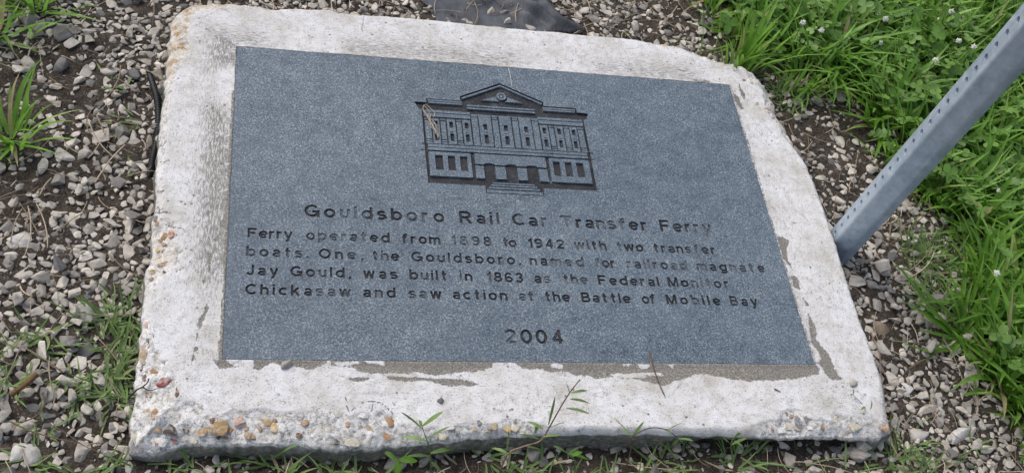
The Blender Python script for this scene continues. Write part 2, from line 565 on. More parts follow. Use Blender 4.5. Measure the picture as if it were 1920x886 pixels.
# ------------------------------------------------------------------ regions of the ground (surveyed at ground level)
LAWN = ats([(1268, -140), (1305, 10), (1325, 70), (1345, 100), (1395, 122), (1440, 150), (1475, 195), (1540, 182), (1600, 180), (1632, 235), (1625, 290), (1690, 370), (1740, 400),
            (1810, 470), (1805, 540), (1805, 620), (1825, 680), (1858, 735), (1900, 830), (2100, 900), (3400, 900), (3000, -900), (1200, -900)], GZ)
FABRIC = ats([(765, -120), (785, 0), (806, 25), (822, 52), (890, 62), (950, 66), (1000, 67), (1050, 70), (1099, 70), (1088, 56), (1068, 43), (1046, 30), (1028, 21), (1012, 8), (1003, -10), (975, -120)], GZ)
FABRIC_CLEAN = [ats([(798, -90), (806, 14), (824, 36), (880, 30), (936, 22), (930, -90)], GZ), ats([(942, -90), (960, 10), (985, 40), (1050, 66), (1099, 68), (1045, 25), (1005, -20), (985, -90)], GZ)]
BARE = [(ats(p, GZ), f) for p, f in (
    ([(0, 70), (120, 85), (200, 110), (230, 160), (150, 200), (80, 230), (60, 290), (-100, 290), (-100, 70)], 0.16),
    ([(0, 290), (60, 280), (140, 200), (250, 160), (285, 250), (200, 300), (120, 330), (0, 360)], 0.35),
    ([(1450, 215), (1500, 185), (1620, 185), (1640, 240), (1625, 320), (1560, 300), (1500, 270)], 0.22),
    ([(1050, -60), (1300, -60), (1320, 60), (1240, 55), (1160, 25), (1060, 20)], 0.55),
    ([(240, 858), (700, 850), (1100, 846), (1680, 845), (1680, 880), (1000, 905), (240, 905)], 0.12),
    ([(1560, 520), (1640, 530), (1660, 600), (1600, 600)], 0.8),
    ([(170, 600), (235, 600), (235, 680), (190, 690)], 0.5))]
SLABBOX = (-0.56, 0.565, -0.42, 0.36)


def gz(x, y):
    x, y = np.asarray(x, float), np.asarray(y, float)
    h = 0.010 * fbm(x * 5, y * 5, 1.5, 3) + 0.006 * fbm(x * 30, y * 30, 4.2, 3)
    far = np.maximum(np.hypot(x, y) - 2.5, 0)
    return GZ + h * np.exp(-far) - 0.004


def lawn_amount(P):
    d = sdist(P, LAWN) + 0.03 * fbm(P[:, 0] * 14, P[:, 1] * 14, 2.2, 3)
    return sstep(0.025, -0.035, d)


def gravel_density(P):
    d = 1.0 - 0.93 * lawn_amount(P)
    q = P + 0.035 * np.stack([fbm(P[:, 0] * 12, P[:, 1] * 12, 7, 3), fbm(P[:, 0] * 12, P[:, 1] * 12, 11, 3)], 1)
    for poly, f in BARE:
        d *= np.where(inpoly(q, poly), f, 1.0)
    d *= np.where(fbm(P[:, 0] * 9, P[:, 1] * 9, 3.3, 3) > 0.10, 0.25, 1.0)
    for poly in FABRIC_CLEAN:
        d *= np.where(inpoly(P, poly), 0.02, 1.0)
    return d


# ------------------------------------------------------------------ ground
def build_ground():
    def axis(lo, hi, step, out):
        core = np.arange(lo, hi, step)
        g = np.cumsum(np.geomspace(step * 1.5, out / 4, 22))
        g = g / g[-1] * out
        return np.concatenate([lo - g[::-1], core, core[-1] + g])
    xs, ys = axis(-1.35, 1.75, 0.0075, 40), axis(-1.0, 1.25, 0.0075, 40)
    X, Y = np.meshgrid(xs, ys)
    Z = gz(X, Y)
    core = (np.abs(X - 0.2) < 1.6) & (np.abs(Y - 0.1) < 1.2)
    clod = 0.010 * np.maximum(fbm(X * 70, Y * 70, 8.8, 3), -0.1) + 0.004 * fbm(X * 160, Y * 160, 3.1, 2)
    Z = np.where(core, Z + clod, Z)
    V = np.stack([X, Y, Z], -1).reshape(-1, 3)
    nx, ny = len(xs), len(ys)
    i = (np.arange(ny - 1)[:, None] * nx + np.arange(nx - 1)[None]).ravel()
    F = np.stack([i, i + 1, i + nx + 1, i + nx], 1)
    o = mesh_np('ground', V, [F], MAT['dirt'])
    tag(o, 'damp dark brown soil under the gravel and grass', 'ground', kind='structure')


build_ground()

# ------------------------------------------------------------------ the marker: concrete base
# outline of the concrete: sight line x, y, depth of the worn rim (mm), width of the worn rim (mm), how broken, lichen
OUT = [
    (309, 180, 8, 12, .5, .2), (311, 154, 9, 18, .6, .5), (314, 122, 10, 22, .8, .9), (317, 95, 11, 28, 1, 1), (320, 65, 11, 30, 1, 1), (323, 38, 11, 30, 1, 1), (335, 25, 11, 32, 1, 1),
    (351, 14, 11, 30, 1, 1), (371, 9, 11, 26, 1, 1), (404, 6, 10, 20, .9, 1), (432, 7, 10, 18, .8, 1), (452, 11, 10, 18, .9, .9), (485, 14, 10, 18, .9, .9), (513, 18, 8, 12, .6, .6), (548, 18, 6, 8, .1, .1),
    (615, 20, 6, 8, .1, 0), (635, 25, 6, 8, .1, 0), (666, 29.5, 6, 8, .1, 0), (684, 29.5, 6, 8, .1, 0), (741, 33.5, 6, 8, .1, 0), (802, 38.6, 6, 8, .1, 0), (863, 44.7, 6, 8, .1, 0),
    (944, 52.8, 6, 8, .1, 0), (1005, 59, 6, 8, .1, 0), (1050, 62, 6, 8, .1, 0), (1088, 67, 6, 8, .1, 0), (1160, 73, 6, 8, .1, 0), (1191, 75, 7, 9, .2, 0), (1210, 81, 8, 10, .3, 0), (1227, 85, 9, 12, .5, .3),
    (1260, 88, 10, 14, .6, .2), (1303, 100, 12, 20, .8, .3), (1327, 110, 14, 28, 1, .3), (1358, 117, 16, 36, 1, .25), (1382, 123, 18, 42, 1, .25), (1399, 131, 18, 46, 1, .25), (1418, 146, 18, 50, 1, .25),
    (1433, 168, 18, 48, 1, .25), (1447, 192, 18, 44, 1, .3), (1454, 212, 16, 38, 1, .3), (1470, 243, 12, 28, .9, .2), (1490, 278, 9, 14, .5, .1), (1514, 318, 8, 10, .3, 0), (1534, 367, 8, 10, .3, .1),
    (1559, 437, 8, 10, .3, .2), (1581, 505, 8, 9, .2, 0), (1606, 586, 8, 9, .2, 0), (1631, 651, 8, 9, .2, 0), (1651, 712, 8, 9, .3, 0), (1661, 762, 9, 14, .6, .1), (1667, 790, 11, 20, .8, .3), (1672, 812, 13, 24, .9, .3),
    (1640, 818, 13, 36, 1, .1), (1560, 819, 12, 44, 1, 0), (1470, 818, 12, 44, 1, 0), (1435, 818, 11, 26, .8, 0), (1410, 817, 9, 12, .3, 0), (1312, 813, 8, 9, .2, 0), (1180, 811, 8, 9, .2, 0), (1060, 811, 8, 9, .2, 0),
    (1000, 814, 9, 14, .5, 0), (960, 816, 11, 24, .9, 0), (882, 822, 11, 24, .9, 0), (830, 825, 10, 16, .7, 0), (790, 828, 12, 20, .8, 0), (740, 834, 16, 46, 1, 0), (690, 838, 18, 60, 1, 0), (630, 838, 18, 60, 1, 0),
    (580, 834, 16, 50, 1, 0), (520, 830, 14, 44, 1, 0), (440, 828, 15, 48, 1, 0), (380, 829, 17, 55, 1, 0), (330, 838, 24, 66, 1, 0), (290, 847, 30, 80, 1, 0), (244, 850, 32, 88, 1, 0), (249, 800, 20, 72, 1, 0),
    (254, 752, 14, 56, 1, 0), (258, 707, 11, 40, 1, 0), (262, 661, 9, 24, .9, 0), (267, 616, 8, 16, .6, 0), (272, 556, 8, 10, .3, 0), (275, 530, 8, 18, .7, .1), (277, 515, 9, 36, 1, .2), (282, 485, 10, 44, 1, .2),
    (287, 455, 11, 48, 1, .3), (288, 437, 11, 42, 1, .3), (288, 420, 9, 26, .8, .2), (289, 405, 8, 14, .5, 0), (293, 377, 8, 12, .4, 0), (295, 327, 8, 12, .4, 0), (298, 278, 8, 14, .5, 0), (302, 240, 8, 12, .5, 0)]
HW, HH = 0.4572, 0.3028           # the seat of the granite plate


def build_concrete(root):
    ctrl = np.array([[*at(p[0], p[1], -p[2] * 0.001)[:2], p[2] * 0.001, p[3] * 0.00085, p[4], p[5]] for p in OUT])
    seg = np.linalg.norm(np.roll(ctrl[:, :2], -1, 0) - ctrl[:, :2], axis=1)
    s = np.concatenate([[0], np.cumsum(seg)])
    cc = np.concatenate([ctrl, ctrl[:1]])
    n_s = 1500
    ss = np.linspace(0, s[-1], n_s * 4, endpoint=False)
    dense = np.stack([np.interp(ss, s, cc[:, j]) for j in range(6)], 1)
    for j in range(6):                                     # soften the corners of the survey
        kern = np.ones(13) / 13
        dense[:, j] = np.convolve(np.concatenate([dense[-6:, j], dense[:, j], dense[:6, j]]), kern, 'valid')
    nrm = np.stack([np.gradient(dense[:, 1]), -np.gradient(dense[:, 0])], 1)
    nrm /= np.linalg.norm(nrm, axis=1)[:, None]
    if np.sum(nrm * dense[:, :2]) < 0: nrm = -nrm
    wob = fbm(dense[:, 0] * 60, dense[:, 1] * 60, 0.3, 4)
    dense[:, :2] += nrm * (wob * (0.0016 + 0.005 * dense[:, 4]))[:, None]
    th = np.arctan2(dense[:, 1], dense[:, 0])
    order = np.argsort(th)
    th_s, D = th[order], dense[order]
    ct = np.arctan2(np.array([HH, HH, -HH, -HH]), np.array([HW, -HW, -HW, HW]))
    tsel = th_s[::4].copy()
    for c in ct:
        tsel[np.argmin(abs(tsel - c))] = c
    per = lambda a: np.concatenate([a[-3:], a, a[:3]])
    the = np.concatenate([th_s[-3:] - 2 * np.pi, th_s, th_s[:3] + 2 * np.pi])
    R = np.hypot(D[:, 0], D[:, 1])
    r_o = np.interp(tsel, the, per(R))
    par = np.stack([np.interp(tsel, the, per(D[:, j])) for j in range(2, 6)], 1)
    O = np.stack([r_o * np.cos(tsel), r_o * np.sin(tsel)], 1)
    r_i = np.minimum(HW / np.maximum(abs(np.cos(tsel)), 1e-9), HH / np.maximum(abs(np.sin(tsel)), 1e-9))
    I = np.stack([r_i * np.cos(tsel), r_i * np.sin(tsel)], 1)
    n = len(tsel)
    jit = 0.0016 * fbm(I[:, 0] * 45, I[:, 1] * 45, 3.0, 4) - 0.0007 - 0.0005 * fbm(I[:, 0] * 12, I[:, 1] * 12, 8.0, 2)
    jit = np.where(I[:, 1] < -HH + 1e-4, 0.3 * jit, jit)
    I = I + np.sign(I) * jit[:, None] * np.stack([np.abs(np.abs(I[:, 0]) - HW) < 1e-4, np.abs(np.abs(I[:, 1]) - HH) < 1e-4], 1)
    T = 1 - (1 - np.linspace(0, 1, 62)) ** 1.15
    P = I[None] * (1 - T[:, None, None]) + O[None] * T[:, None, None]
    m = len(T)
    P2 = P.reshape(-1, 2)
    dmin = np.full(len(P2), 9.0)
    idx = np.zeros(len(P2), int)
    for a in range(0, len(P2), 4000):
        d = np.hypot(P2[a:a + 4000, None, 0] - O[None, :, 0], P2[a:a + 4000, None, 1] - O[None, :, 1])
        idx[a:a + 4000] = d.argmin(1)
        dmin[a:a + 4000] = d.min(1)
    dmin = np.where(np.tile(T, (n, 1)).T.ravel() > 0.9999, 0, dmin)
    # blend rim values along the outline a little so that neighbouring values mix
    ker = np.ones(15) / 15
    parS = np.stack([np.convolve(np.concatenate([par[-7:, j], par[:, j], par[:7, j]]), ker, 'valid') for j in range(4)], 1)
    hh, ww, rr, li = parS[idx].T
    x, y = P2.T
    wn_ = ww * (1 + 0.9 * fbm(x * 28, y * 28, 6.1, 3) * rr)
    u = np.clip(dmin / np.maximum(wn_, 0.003), 0, 1)
    z = -hh * (1 - u) ** 1.8
    inb = sstep(1.0, 0.86, u) * rr
    z -= inb * 0.0022 * (1 + fbm(x * 40, y * 40, 2.0, 3))
    amp = np.where((y > 0.1) & (x > 0.3), 1.7, 0.62)
    z += amp * inb * (0.0038 * fbm(x * 70, y * 70, 1.0, 5, 0.6) + 0.0030 * (0.25 - np.abs(fbm(x * 120, y * 120, 3.0, 3))))
    z += 0.0012 * fbm(x * 12, y * 12, 5.0, 3) + 0.0005 * fbm(x * 150, y * 150, 9.0, 2)
    hole = sstep(0.0, 0.012, np.linalg.norm(P.reshape(-1, 2) - np.tile(I, (m, 1)), axis=1))
    z = z * (0.35 + 0.65 * hole) + 0.0011 * (1 - hole)
    # --- wear marks
    Pq = P2 + 0.0035 * np.stack([fbm(x * 90, y * 90, 1.1, 4), fbm(x * 90, y * 90, 7.7, 4)], 1)
    bare = np.zeros(len(P2))
    z6 = lambda L: [(620 + a / 3.918, 660 + b / 3.918) for a, b in L]
    z7 = lambda L: [(1100 + a / 3.254, 660 + b / 3.254) for a, b in L]
    z4 = lambda L: [(230 + a / 4.923, 560 + b / 4.923) for a, b in L]
    z8 = lambda L: [(270 + a / 4.924, 380 + b / 4.924) for a, b in L]
    z3 = lambda L: [(1040 + a / 4.174, b / 4.174) for a, b in L]
    c5 = lambda L: [(1440 + a / 1.9875, 440 + b / 1.9875) for a, b in L]
    plus = [z6([(0, 50), (1930, 60), (1930, 170), (1780, 165), (1720, 140), (1620, 150), (1560, 125), (1430, 120), (1350, 78), (1190, 78), (1190, 115), (1060, 140), (900, 150), (800, 165), (640, 150), (500, 155), (300, 150), (200, 145), (170, 110), (0, 95)]),
            z6([(110, 185), (290, 185), (280, 210), (200, 218), (130, 205)]),
            z6([(370, 170), (560, 180), (760, 190), (920, 195), (1020, 210), (1100, 235), (1080, 245), (850, 245), (760, 215), (640, 205), (560, 215), (480, 215)]),
            z7([(0, 50), (1400, 65), (1420, 130), (1300, 155), (1120, 175), (1000, 175), (900, 170), (820, 155), (700, 125), (620, 150), (480, 200), (400, 190), (300, 165), (150, 150), (60, 160), (0, 130)]),
            z7([(1440, 10), (1480, 60), (1500, 110), (1570, 170), (1490, 165), (1450, 120), (1420, 70)]),
            z4([(770, 10), (788, 80), (750, 200), (700, 285), (688, 230), (740, 130)]), z4([(690, 300), (700, 340), (680, 400), (668, 390)]),
            z4([(660, 440), (705, 450), (690, 490), (650, 490)]), z4([(655, 500), (685, 560), (645, 565)]),
            z4([(925, 320), (945, 570), (895, 570), (878, 480), (890, 400)]), z4([(840, 555), (930, 565), (1070, 630), (900, 637), (835, 590)]),
            z4([(1210, 555), (1900, 555), (1870, 600), (1700, 655), (1640, 622), (1500, 610), (1380, 590), (1260, 655), (1195, 640)]),
            z8([(755, -80), (800, -80), (790, 250), (765, 240), (742, 190), (718, 240), (695, 185), (748, 100)]), z8([(635, 345), (690, 290), (688, 352)]), z8([(588, 455), (628, 460), (612, 640), (598, 620)]),
            z8([(600, 80), (625, 75), (595, 112)]), z8([(545, 715), (570, 720), (565, 755), (550, 745)]), z8([(740, 440), (765, 440), (760, 530), (742, 520)]),
            z3([(1445, 655), (1465, 695), (1502, 740), (1490, 778), (1458, 742)]), z3([(1395, 725), (1440, 755), (1485, 855), (1450, 860), (1415, 780)]), z3([(960, 545), (1040, 552), (1030, 566)]),
            z3([(1080, 618), (1220, 630), (1220, 650), (1090, 640)]),
            c5([(30, 0), (80, 18), (70, 70), (92, 135), (55, 85)]), c5([(84, 150), (112, 158), (122, 212), (95, 192)]), c5([(125, 220), (152, 262), (140, 266)]),
            c5([(150, 285), (176, 330), (182, 390), (230, 450), (262, 520), (240, 546), (212, 480), (163, 400)])]
    minus = [z6([(245, 62), (400, 68), (395, 98), (330, 92), (250, 80)]), z6([(1610, 88), (1710, 88), (1700, 122), (1620, 118)]), z6([(0, 72), (215, 70), (210, 88), (60, 98)]),
             z7([(310, 74), (385, 78), (370, 102), (330, 98)]), z7([(140, 128), (455, 122), (470, 142), (330, 146), (420, 160), (170, 152)]), z7([(490, 78), (540, 75), (530, 98)]), z7([(205, 72), (270, 70), (250, 90)]),
             z4([(560, 0), (0, 0), (0, 0)])]
    for poly in plus:
        bare = np.maximum(bare, sstep(0.0048, -0.0052, sdist(Pq, ats(poly))))
    for poly in minus[:-1]:
        bare = np.minimum(bare, sstep(-0.003, 0.003, sdist(Pq, ats(poly))))
    dl = np.abs(P2[:, 0] + HW)
    bare = np.maximum(bare, 0.62 * (dl < 0.0035) * (P2[:, 1] < 0.2) * (np.abs(y) < HH))
    bare = np.maximum(bare, 0.5 * (np.abs(P2[:, 0] - HW) < 0.003) * (np.abs(y) < HH))
    z -= 0.0006 * bare * hole
    crack = np.zeros(len(P2))
    for poly in (z8([(135, 20), (140, 75), (200, 92), (240, 85)]), z8([(190, 180), (260, 225), (350, 235), (400, 270)]), z8([(280, 290), (320, 305), (360, 295)]), z8([(300, 640), (345, 610), (370, 590)]),
                 [(683, 29), (680, 42), (678, 60)], z6([(110, 330), (120, 400), (130, 440), (180, 410)]), z6([(230, 370), (300, 355), (360, 365), (410, 400), (460, 450)]), z6([(315, 355), (300, 440)]),
                 [(296, 262), (305, 270), (312, 262)], [(292, 352), (302, 358), (313, 355)], [(291, 392), (300, 398), (312, 396), (322, 400)], [(300, 300), (308, 304), (318, 300)],
                 z4([(250, 310), (290, 330), (280, 345)]), z4([(230, 380), (245, 420), (235, 440)])):
        crack = np.maximum(crack, sstep(0.0013, 0.0003, segdist(P2 + 0.002 * np.stack([fbm(x * 80, y * 80, 4, 2), fbm(x * 80, y * 80, 5, 2)], 1), ats(poly), False)))
    z -= 0.0004 * crack
    vert = sstep(-0.01, 0.02, np.minimum(np.abs(x) - HW, HH + 0.02 - np.abs(y)))
    q_d = np.maximum(np.abs(x) - HW, np.abs(y) - HH)
    wgt = np.where(np.abs(x) - HW > np.abs(y) - HH, np.where(x < 0, 1.25, 0.4), np.where(y > 0, 0.95, 0.3))
    streak = wgt * sstep(0.085, 0.02, q_d) * sstep(-0.3, 0.2, fbm(x * 9, y * 9, 31.0, 3) + 0.1) * (1 - sstep(-0.12, -0.25, y) * (x < 0) * 0.7)
    top = np.stack([x, y, z], 1)
    # --- the sides, down into the soil
    zo = z[-n:]
    deep = np.linspace(0, 1, 17)[1:]
    nv = np.stack([np.roll(O[:, 1], -1) - np.roll(O[:, 1], 1), -(np.roll(O[:, 0], -1) - np.roll(O[:, 0], 1))], 1)
    nv /= np.linalg.norm(nv, axis=1)[:, None]
    side, grime_s, rough_s = [], [], []
    front = (O[:, 1] < -0.38)
    under = front * sstep(0.18, 0.26, O[:, 0]) * sstep(0.54, 0.48, O[:, 0])
    for t in deep:
        zz = zo + (-0.10 - zo) * t
        drop = zo - zz
        off = -0.004 * t + 0.006 * fbm(O[:, 0] * 45, O[:, 1] * 45, zz * 60, 4) * sstep(0, 0.15, t) + 0.004 * np.sin(np.clip(drop / 0.012, 0, 1) * np.pi / 2)
        off -= under * 0.016 * sstep(0.006, 0.018, drop)
        Q = O + nv * off[:, None]
        side.append(np.stack([Q[:, 0], Q[:, 1], zz], 1))
        grime_s.append(sstep(-0.006, 0.010, drop + 0.004 * fbm(O[:, 0] * 25, O[:, 1] * 25, 1, 3)) * np.where(par[:, 2] > 0.95, 0.6, 1.0))
        rough_s.append(par[:, 2] * 0.9)
    # inner wall of the seat
    inner = np.concatenate([I, np.full((n, 1), -0.02)], 1)
    V = np.concatenate([top] + side + [inner])
    zeros = np.zeros(n * (len(deep)))
    cat = lambda a, b, c: np.concatenate([a, b, np.full(n, c)])
    at_ = dict(bare=cat(bare, zeros, 1.0), rough=cat(inb, np.concatenate(rough_s), 0), grime=cat(np.zeros(len(P2)), np.concatenate(grime_s), 0.3),
               lichen=cat(li * sstep(1.05, 0.7, u), np.tile(par[:, 3] * 0.6, len(deep)), 0), vert=cat(vert, zeros, 0), crack=cat(crack, zeros, 0), streak=cat(streak, zeros, 0))
    k = np.arange(n)
    k1 = (k + 1) % n
    rings = m + len(deep)
    F = [np.stack([r * n + k, (r + 1) * n + k, (r + 1) * n + k1, r * n + k1], 1) for r in range(rings - 1)]
    F.append(np.stack([rings * n + k, k, k1, rings * n + k1], 1))
    o = mesh_np('concrete_base', V, F, MAT['concrete'], root, True, at_)
    kd = kdtree.KDTree(len(top) + len(side) * n)
    for i, v in enumerate(np.concatenate([top] + side)):
        kd.insert(v, i)
    kd.balance()
    return o, kd, O


marker = empty('memorial_marker', (0, 0, 0), 'blue-grey engraved granite plaque set in a worn white-painted concrete base', 'memorial')
concrete, slab_kd, SLAB_O = build_concrete(marker)


def on_slab(px, py):
    """the point of the concrete surface seen along a sight line"""
    d = RX * ((px - 960) / FPX) + RY * ((py - 443) / FPX) + RZ
    best, bp = 1e9, None
    for z in np.linspace(0.004, -0.06, 33):
        p = CAM + d * ((z - CAM[2]) / d[2])
        co, i, dist = slab_kd.find(p)
        if dist < best: best, bp = dist, co
    return Vector(bp)


# ------------------------------------------------------------------ stone shapes
def hull_stone(seed, npts, flat=0.6, bev=0.09):
    r = random.Random(seed)
    bm = bmesh.new()
    yk = 0.55 + 0.3 * r.random()
    for _ in range(npts):
        v = Vector((r.gauss(0, 1), r.gauss(0, 1), r.gauss(0, 1))).normalized()
        v *= 0.86 + 0.2 * r.random()
        bm.verts.new((v.x, v.y * yk, v.z * flat))
    res = bmesh.ops.convex_hull(bm, input=bm.verts)
    junk = [g for g in res.get('geom_interior', []) + res.get('geom_unused', []) if isinstance(g, bmesh.types.BMVert)]
    bmesh.ops.delete(bm, geom=list(set(junk)), context='VERTS')
    if bev:
        bmesh.ops.dissolve_limit(bm, angle_limit=math.radians(6), verts=bm.verts, edges=bm.edges)
        bmesh.ops.bevel(bm, geom=bm.edges[:], offset=bev, segments=1, profile=0.6, affect='EDGES', clamp_overlap=True)
    bmesh.ops.triangulate(bm, faces=bm.faces)
    bm.verts.ensure_lookup_table()
    V = np.array([v.co for v in bm.verts])
    F = np.array([[v.index for v in f.verts] for f in bm.faces])
    bm.free()
    V -= (V.max(0) + V.min(0)) / 2
    V /= np.abs(V[:, 0]).max()
    return V, F


SHAPES = [hull_stone(100 + i, random.choice([10, 12, 15, 19]), random.choice([0.26, 0.33, 0.41, 0.5]), random.choice([0.05, 0.07, 0.10])) for i in range(36)]
GRIT = [hull_stone(300 + i, 8, 0.6, 0) for i in range(10)]


def rotm(n, tilt):
    a = rng.uniform(0, 2 * np.pi, n)
    bx, by = rng.normal(0, tilt, n), rng.normal(0, tilt, n)
    ca, sa, cx, sx, cy, sy = np.cos(a), np.sin(a), np.cos(bx), np.sin(bx), np.cos(by), np.sin(by)
    Z = np.zeros(n); U = np.ones(n)
    Rz = np.stack([ca, -sa, Z, sa, ca, Z, Z, Z, U], 1).reshape(n, 3, 3)
    Rx = np.stack([U, Z, Z, Z, cx, -sx, Z, sx, cx], 1).reshape(n, 3, 3)
    Ry = np.stack([cy, Z, sy, Z, U, Z, -sy, Z, cy], 1).reshape(n, 3, 3)
    return Rx @ Ry @ Rz


SX0, SX1, SY0, SY1 = -1.25, 1.6, -0.85, 1.15
BIG_STONES = []        # (x, y, radius) of the stones built one by one: keep the gravel off them


def scatter(n_try, rad_fn, sep, taken, dens_pow=1.0):
    X = rng.uniform(SX0, SX1, n_try)
    Y = rng.uniform(SY0, SY1, n_try)
    P = np.stack([X, Y], 1)
    d = gravel_density(P)
    # thinner outside the field of view
    inside = inpoly(P, SLAB_IN)
    keep = (rng.random(n_try) < d ** dens_pow) & ~inside
    P = P[keep]
    R = rad_fn(len(P))
    out = []
    cell = 0.03
    for (x, y), r in zip(P, R):
        cx, cy = int(x // cell), int(y // cell)
        ok = True
        for i in range(cx - 1, cx + 2):
            for j in range(cy - 1, cy + 2):
                for (ox, oy, orr) in taken.get((i, j), ()):
                    if (ox - x) ** 2 + (oy - y) ** 2 < (sep * (orr + r)) ** 2:
                        ok = False
                        break
                if not ok: break
            if not ok: break
        if ok:
            taken.setdefault((cx, cy), []).append((x, y, r))
            out.append((x, y, r))
    return np.array(out)


def stones_mesh(bag, pts, shapes, sink, tilt, tone_fn, lift=0.0):
    n = len(pts)
    Rm = rotm(n, tilt)
    sh = rng.integers(0, len(shapes), n)
    tn = tone_fn(n)
    gzv = gz(pts[:, 0], pts[:, 1])
    sc = np.stack([rng.uniform(0.9, 1.15, n), rng.uniform(0.85, 1.15, n), rng.uniform(0.8, 1.2, n)], 1)
    for i in range(n):
        V, F = shapes[sh[i]]
        W = (V * sc[i] * pts[i, 2]) @ Rm[i].T
        zmin, zmax = W[:, 2].min(), W[:, 2].max()
        W[:, 2] += gzv[i] - zmin - (zmax - zmin) * sink + lift
        W[:, 0] += pts[i, 0]
        W[:, 1] += pts[i, 1]
        bag.add(W, None, F, tn[i])


_c = SLAB_O.mean(0)
SLAB_IN = (SLAB_O[::12] - _c) * 0.985 + _c
SLAB_OUT = SLAB_O[::12]


def ground_at(px, py, dz=0.0):
    p = at(px, py, GZ)
    for _ in range(3):
        p = at(px, py, float(gz(p[0], p[1])) + dz)
    return p


# stones that stand out from the gravel, each a thing of its own: sight line, half length m, tone, shape, label, material
def lone_stone(px, py, r, tone, shp, rz, tilt, label, mat='cleanstone', name='stone', base=None, sink=0.25, group=None, sc=(1, 1, 1)):
    V, F = SHAPES[shp]
    R = (Matrix.Rotation(tilt, 3, 'X') @ Matrix.Rotation(rz, 3, 'Z'))
    W = (V * np.array(sc) * r) @ np.array(R).T
    p = np.array(base) if base is not None else ground_at(px, py)
    W[:, 2] -= W[:, 2].min() + (W[:, 2].max() - W[:, 2].min()) * sink
    o = mesh_np(name, W, [F], MAT[mat], None, True, {'tone': np.full(len(W), tone)})
    o.location = p
    tag(o, label, 'stone', group)
    if base is None:
        BIG_STONES.append((p[0], p[1], r * 0.9))
    return o


lone_stone(37, 450, 0.017, 0.92, 3, 0.3, 0.1, 'pale rounded stone left of the plaque at the photo edge')
lone_stone(117, 127, 0.017, 0.30, 8, 1.2, 0.1, 'blue-grey stone on bare soil below the top left grass tuft')
lone_stone(116, 66, 0.018, 0.28, 5, 2.2, 0.1, 'dark grey block beside the top left grass tuft')
lone_stone(62, 850, 0.018, 0.78, 12, 1.9, 0.15, 'large cream stone at the lower left corner of the gravel')
lone_stone(33, 852, 0.013, 0.9, 17, 1.3, 0.1, 'small white upright stone at the lower left corner')
lone_stone(165, 590, 0.02, 0.62, 20, 2.8, 0.0, 'light grey stone standing by a dark soil hollow left of the slab')
lone_stone(1651, 621, 0.018, 0.5, 6, 1.5, 0.1, 'brownish block right of the slab edge', 'brownstone')
lone_stone(1655, 656, 0.018, 0.72, 9, 2.5, 0.0, 'pale oblong stone just below the brownish block')
lone_stone(1818, 706, 0.022, 0.62, 14, 1.2, 0.3, 'upright pale stone at the foot of the right hand grass')
lone_stone(1722, 812, 0.021, 0.80, 22, 0.3, 0.15, 'big whitish wedge of stone near the bottom right slab corner')
lone_stone(1797, 818, 0.019, 0.92, 25, 1.4, 0.2, 'bright white stone amid the gravel at lower right')
lone_stone(1698, 729, 0.014, 1.0, 28, 0.2, 0.1, 'knobbly pure white pebble right of the slab')
lone_stone(1903, 510, 0.013, 0.8, 30, 0.6, 0.1, 'small pale stone lying in the grass at the right edge')
lone_stone(742, 868, 0.02, 0.45, 31, 0.5, 0.3, 'wedge shaped grey stone in front of the slab beside the broad leaf seedling')


def build_gravel():
    taken = {}
    for x, y, r in BIG_STONES:
        taken.setdefault((int(x // 0.03), int(y // 0.03)), []).append((x, y, r))
    bag = Bag()
    tone = lambda n: np.clip(np.where(rng.random(n) < 0.74, rng.normal(0.70, 0.13, n), rng.normal(0.40, 0.13, n)), 0.02, 1)
    a = scatter(60000, lambda n: np.clip(rng.lognormal(math.log(0.0086), 0.31, n), 0.0052, 0.0175), 0.69, taken)
    stones_mesh(bag, a, SHAPES, 0.34, 0.14, tone)
    b = scatter(110000, lambda n: np.clip(rng.lognormal(math.log(0.0054), 0.25, n), 0.0034, 0.009), 0.68, taken)
    stones_mesh(bag, b, SHAPES, 0.3, 0.25, tone)
    top = scatter(3600, lambda n: np.clip(rng.lognormal(math.log(0.0082), 0.28, n), 0.005, 0.014), 0.8, {})
    m = gravel_density(top[:, :2]) > 0.8
    top = top[m]
    stones_mesh(bag, top, SHAPES, -0.1, 0.35, tone, 0.005)
    o = bag.build('gravel', MAT['stone'], None, False)
    tag(o, 'loose grey limestone gravel around the marker', 'gravel', kind='stuff')
    g = Bag()
    c = scatter(40000, lambda n: rng.uniform(0.0016, 0.0042, n), 0.7, taken, 0.3)
    stones_mesh(g, c, GRIT, 0.15, 0.5, lambda n: np.clip(rng.normal(0.45, 0.25, n), 0, 1))
    o = g.build('grit', MAT['stone'], None, False)
    tag(o, 'fine grit and crumbs between the gravel stones', 'grit', kind='stuff')
    return len(a), len(b), len(top), len(c)


print('gravel', build_gravel())

# ------------------------------------------------------------------ pebbles showing in the broken concrete (parts of the base)
PCOL = dict(o=(0.36, 0.21, 0.10), O=(0.35, 0.235, 0.11), y=(0.55, 0.40, 0.19), b=(0.17, 0.10, 0.06), d=(0.07, 0.05, 0.045), g=(0.20, 0.195, 0.20), w=(0.66, 0.65, 0.62), c=(0.52, 0.47, 0.36),
            p=(0.48, 0.31, 0.25), r=(0.26, 0.075, 0.06), t=(0.40, 0.31, 0.20), s=(0.44, 0.19, 0.10))
PMAT = {}
for key, c in PCOL.items():
    PMAT[key] = m_plain({'o': 'orange', 'O': 'ochre', 'y': 'yellow', 'b': 'brown', 'd': 'dark', 'g': 'grey', 'w': 'white', 'c': 'cream', 'p': 'pink', 'r': 'red', 't': 'tan', 's': 'salmon'}[key] + '_pebble',
                        tuple(v * 0.6 for v in c), tuple(min(1, v * 1.25) for v in c), 220, 0.7, 0.0008)
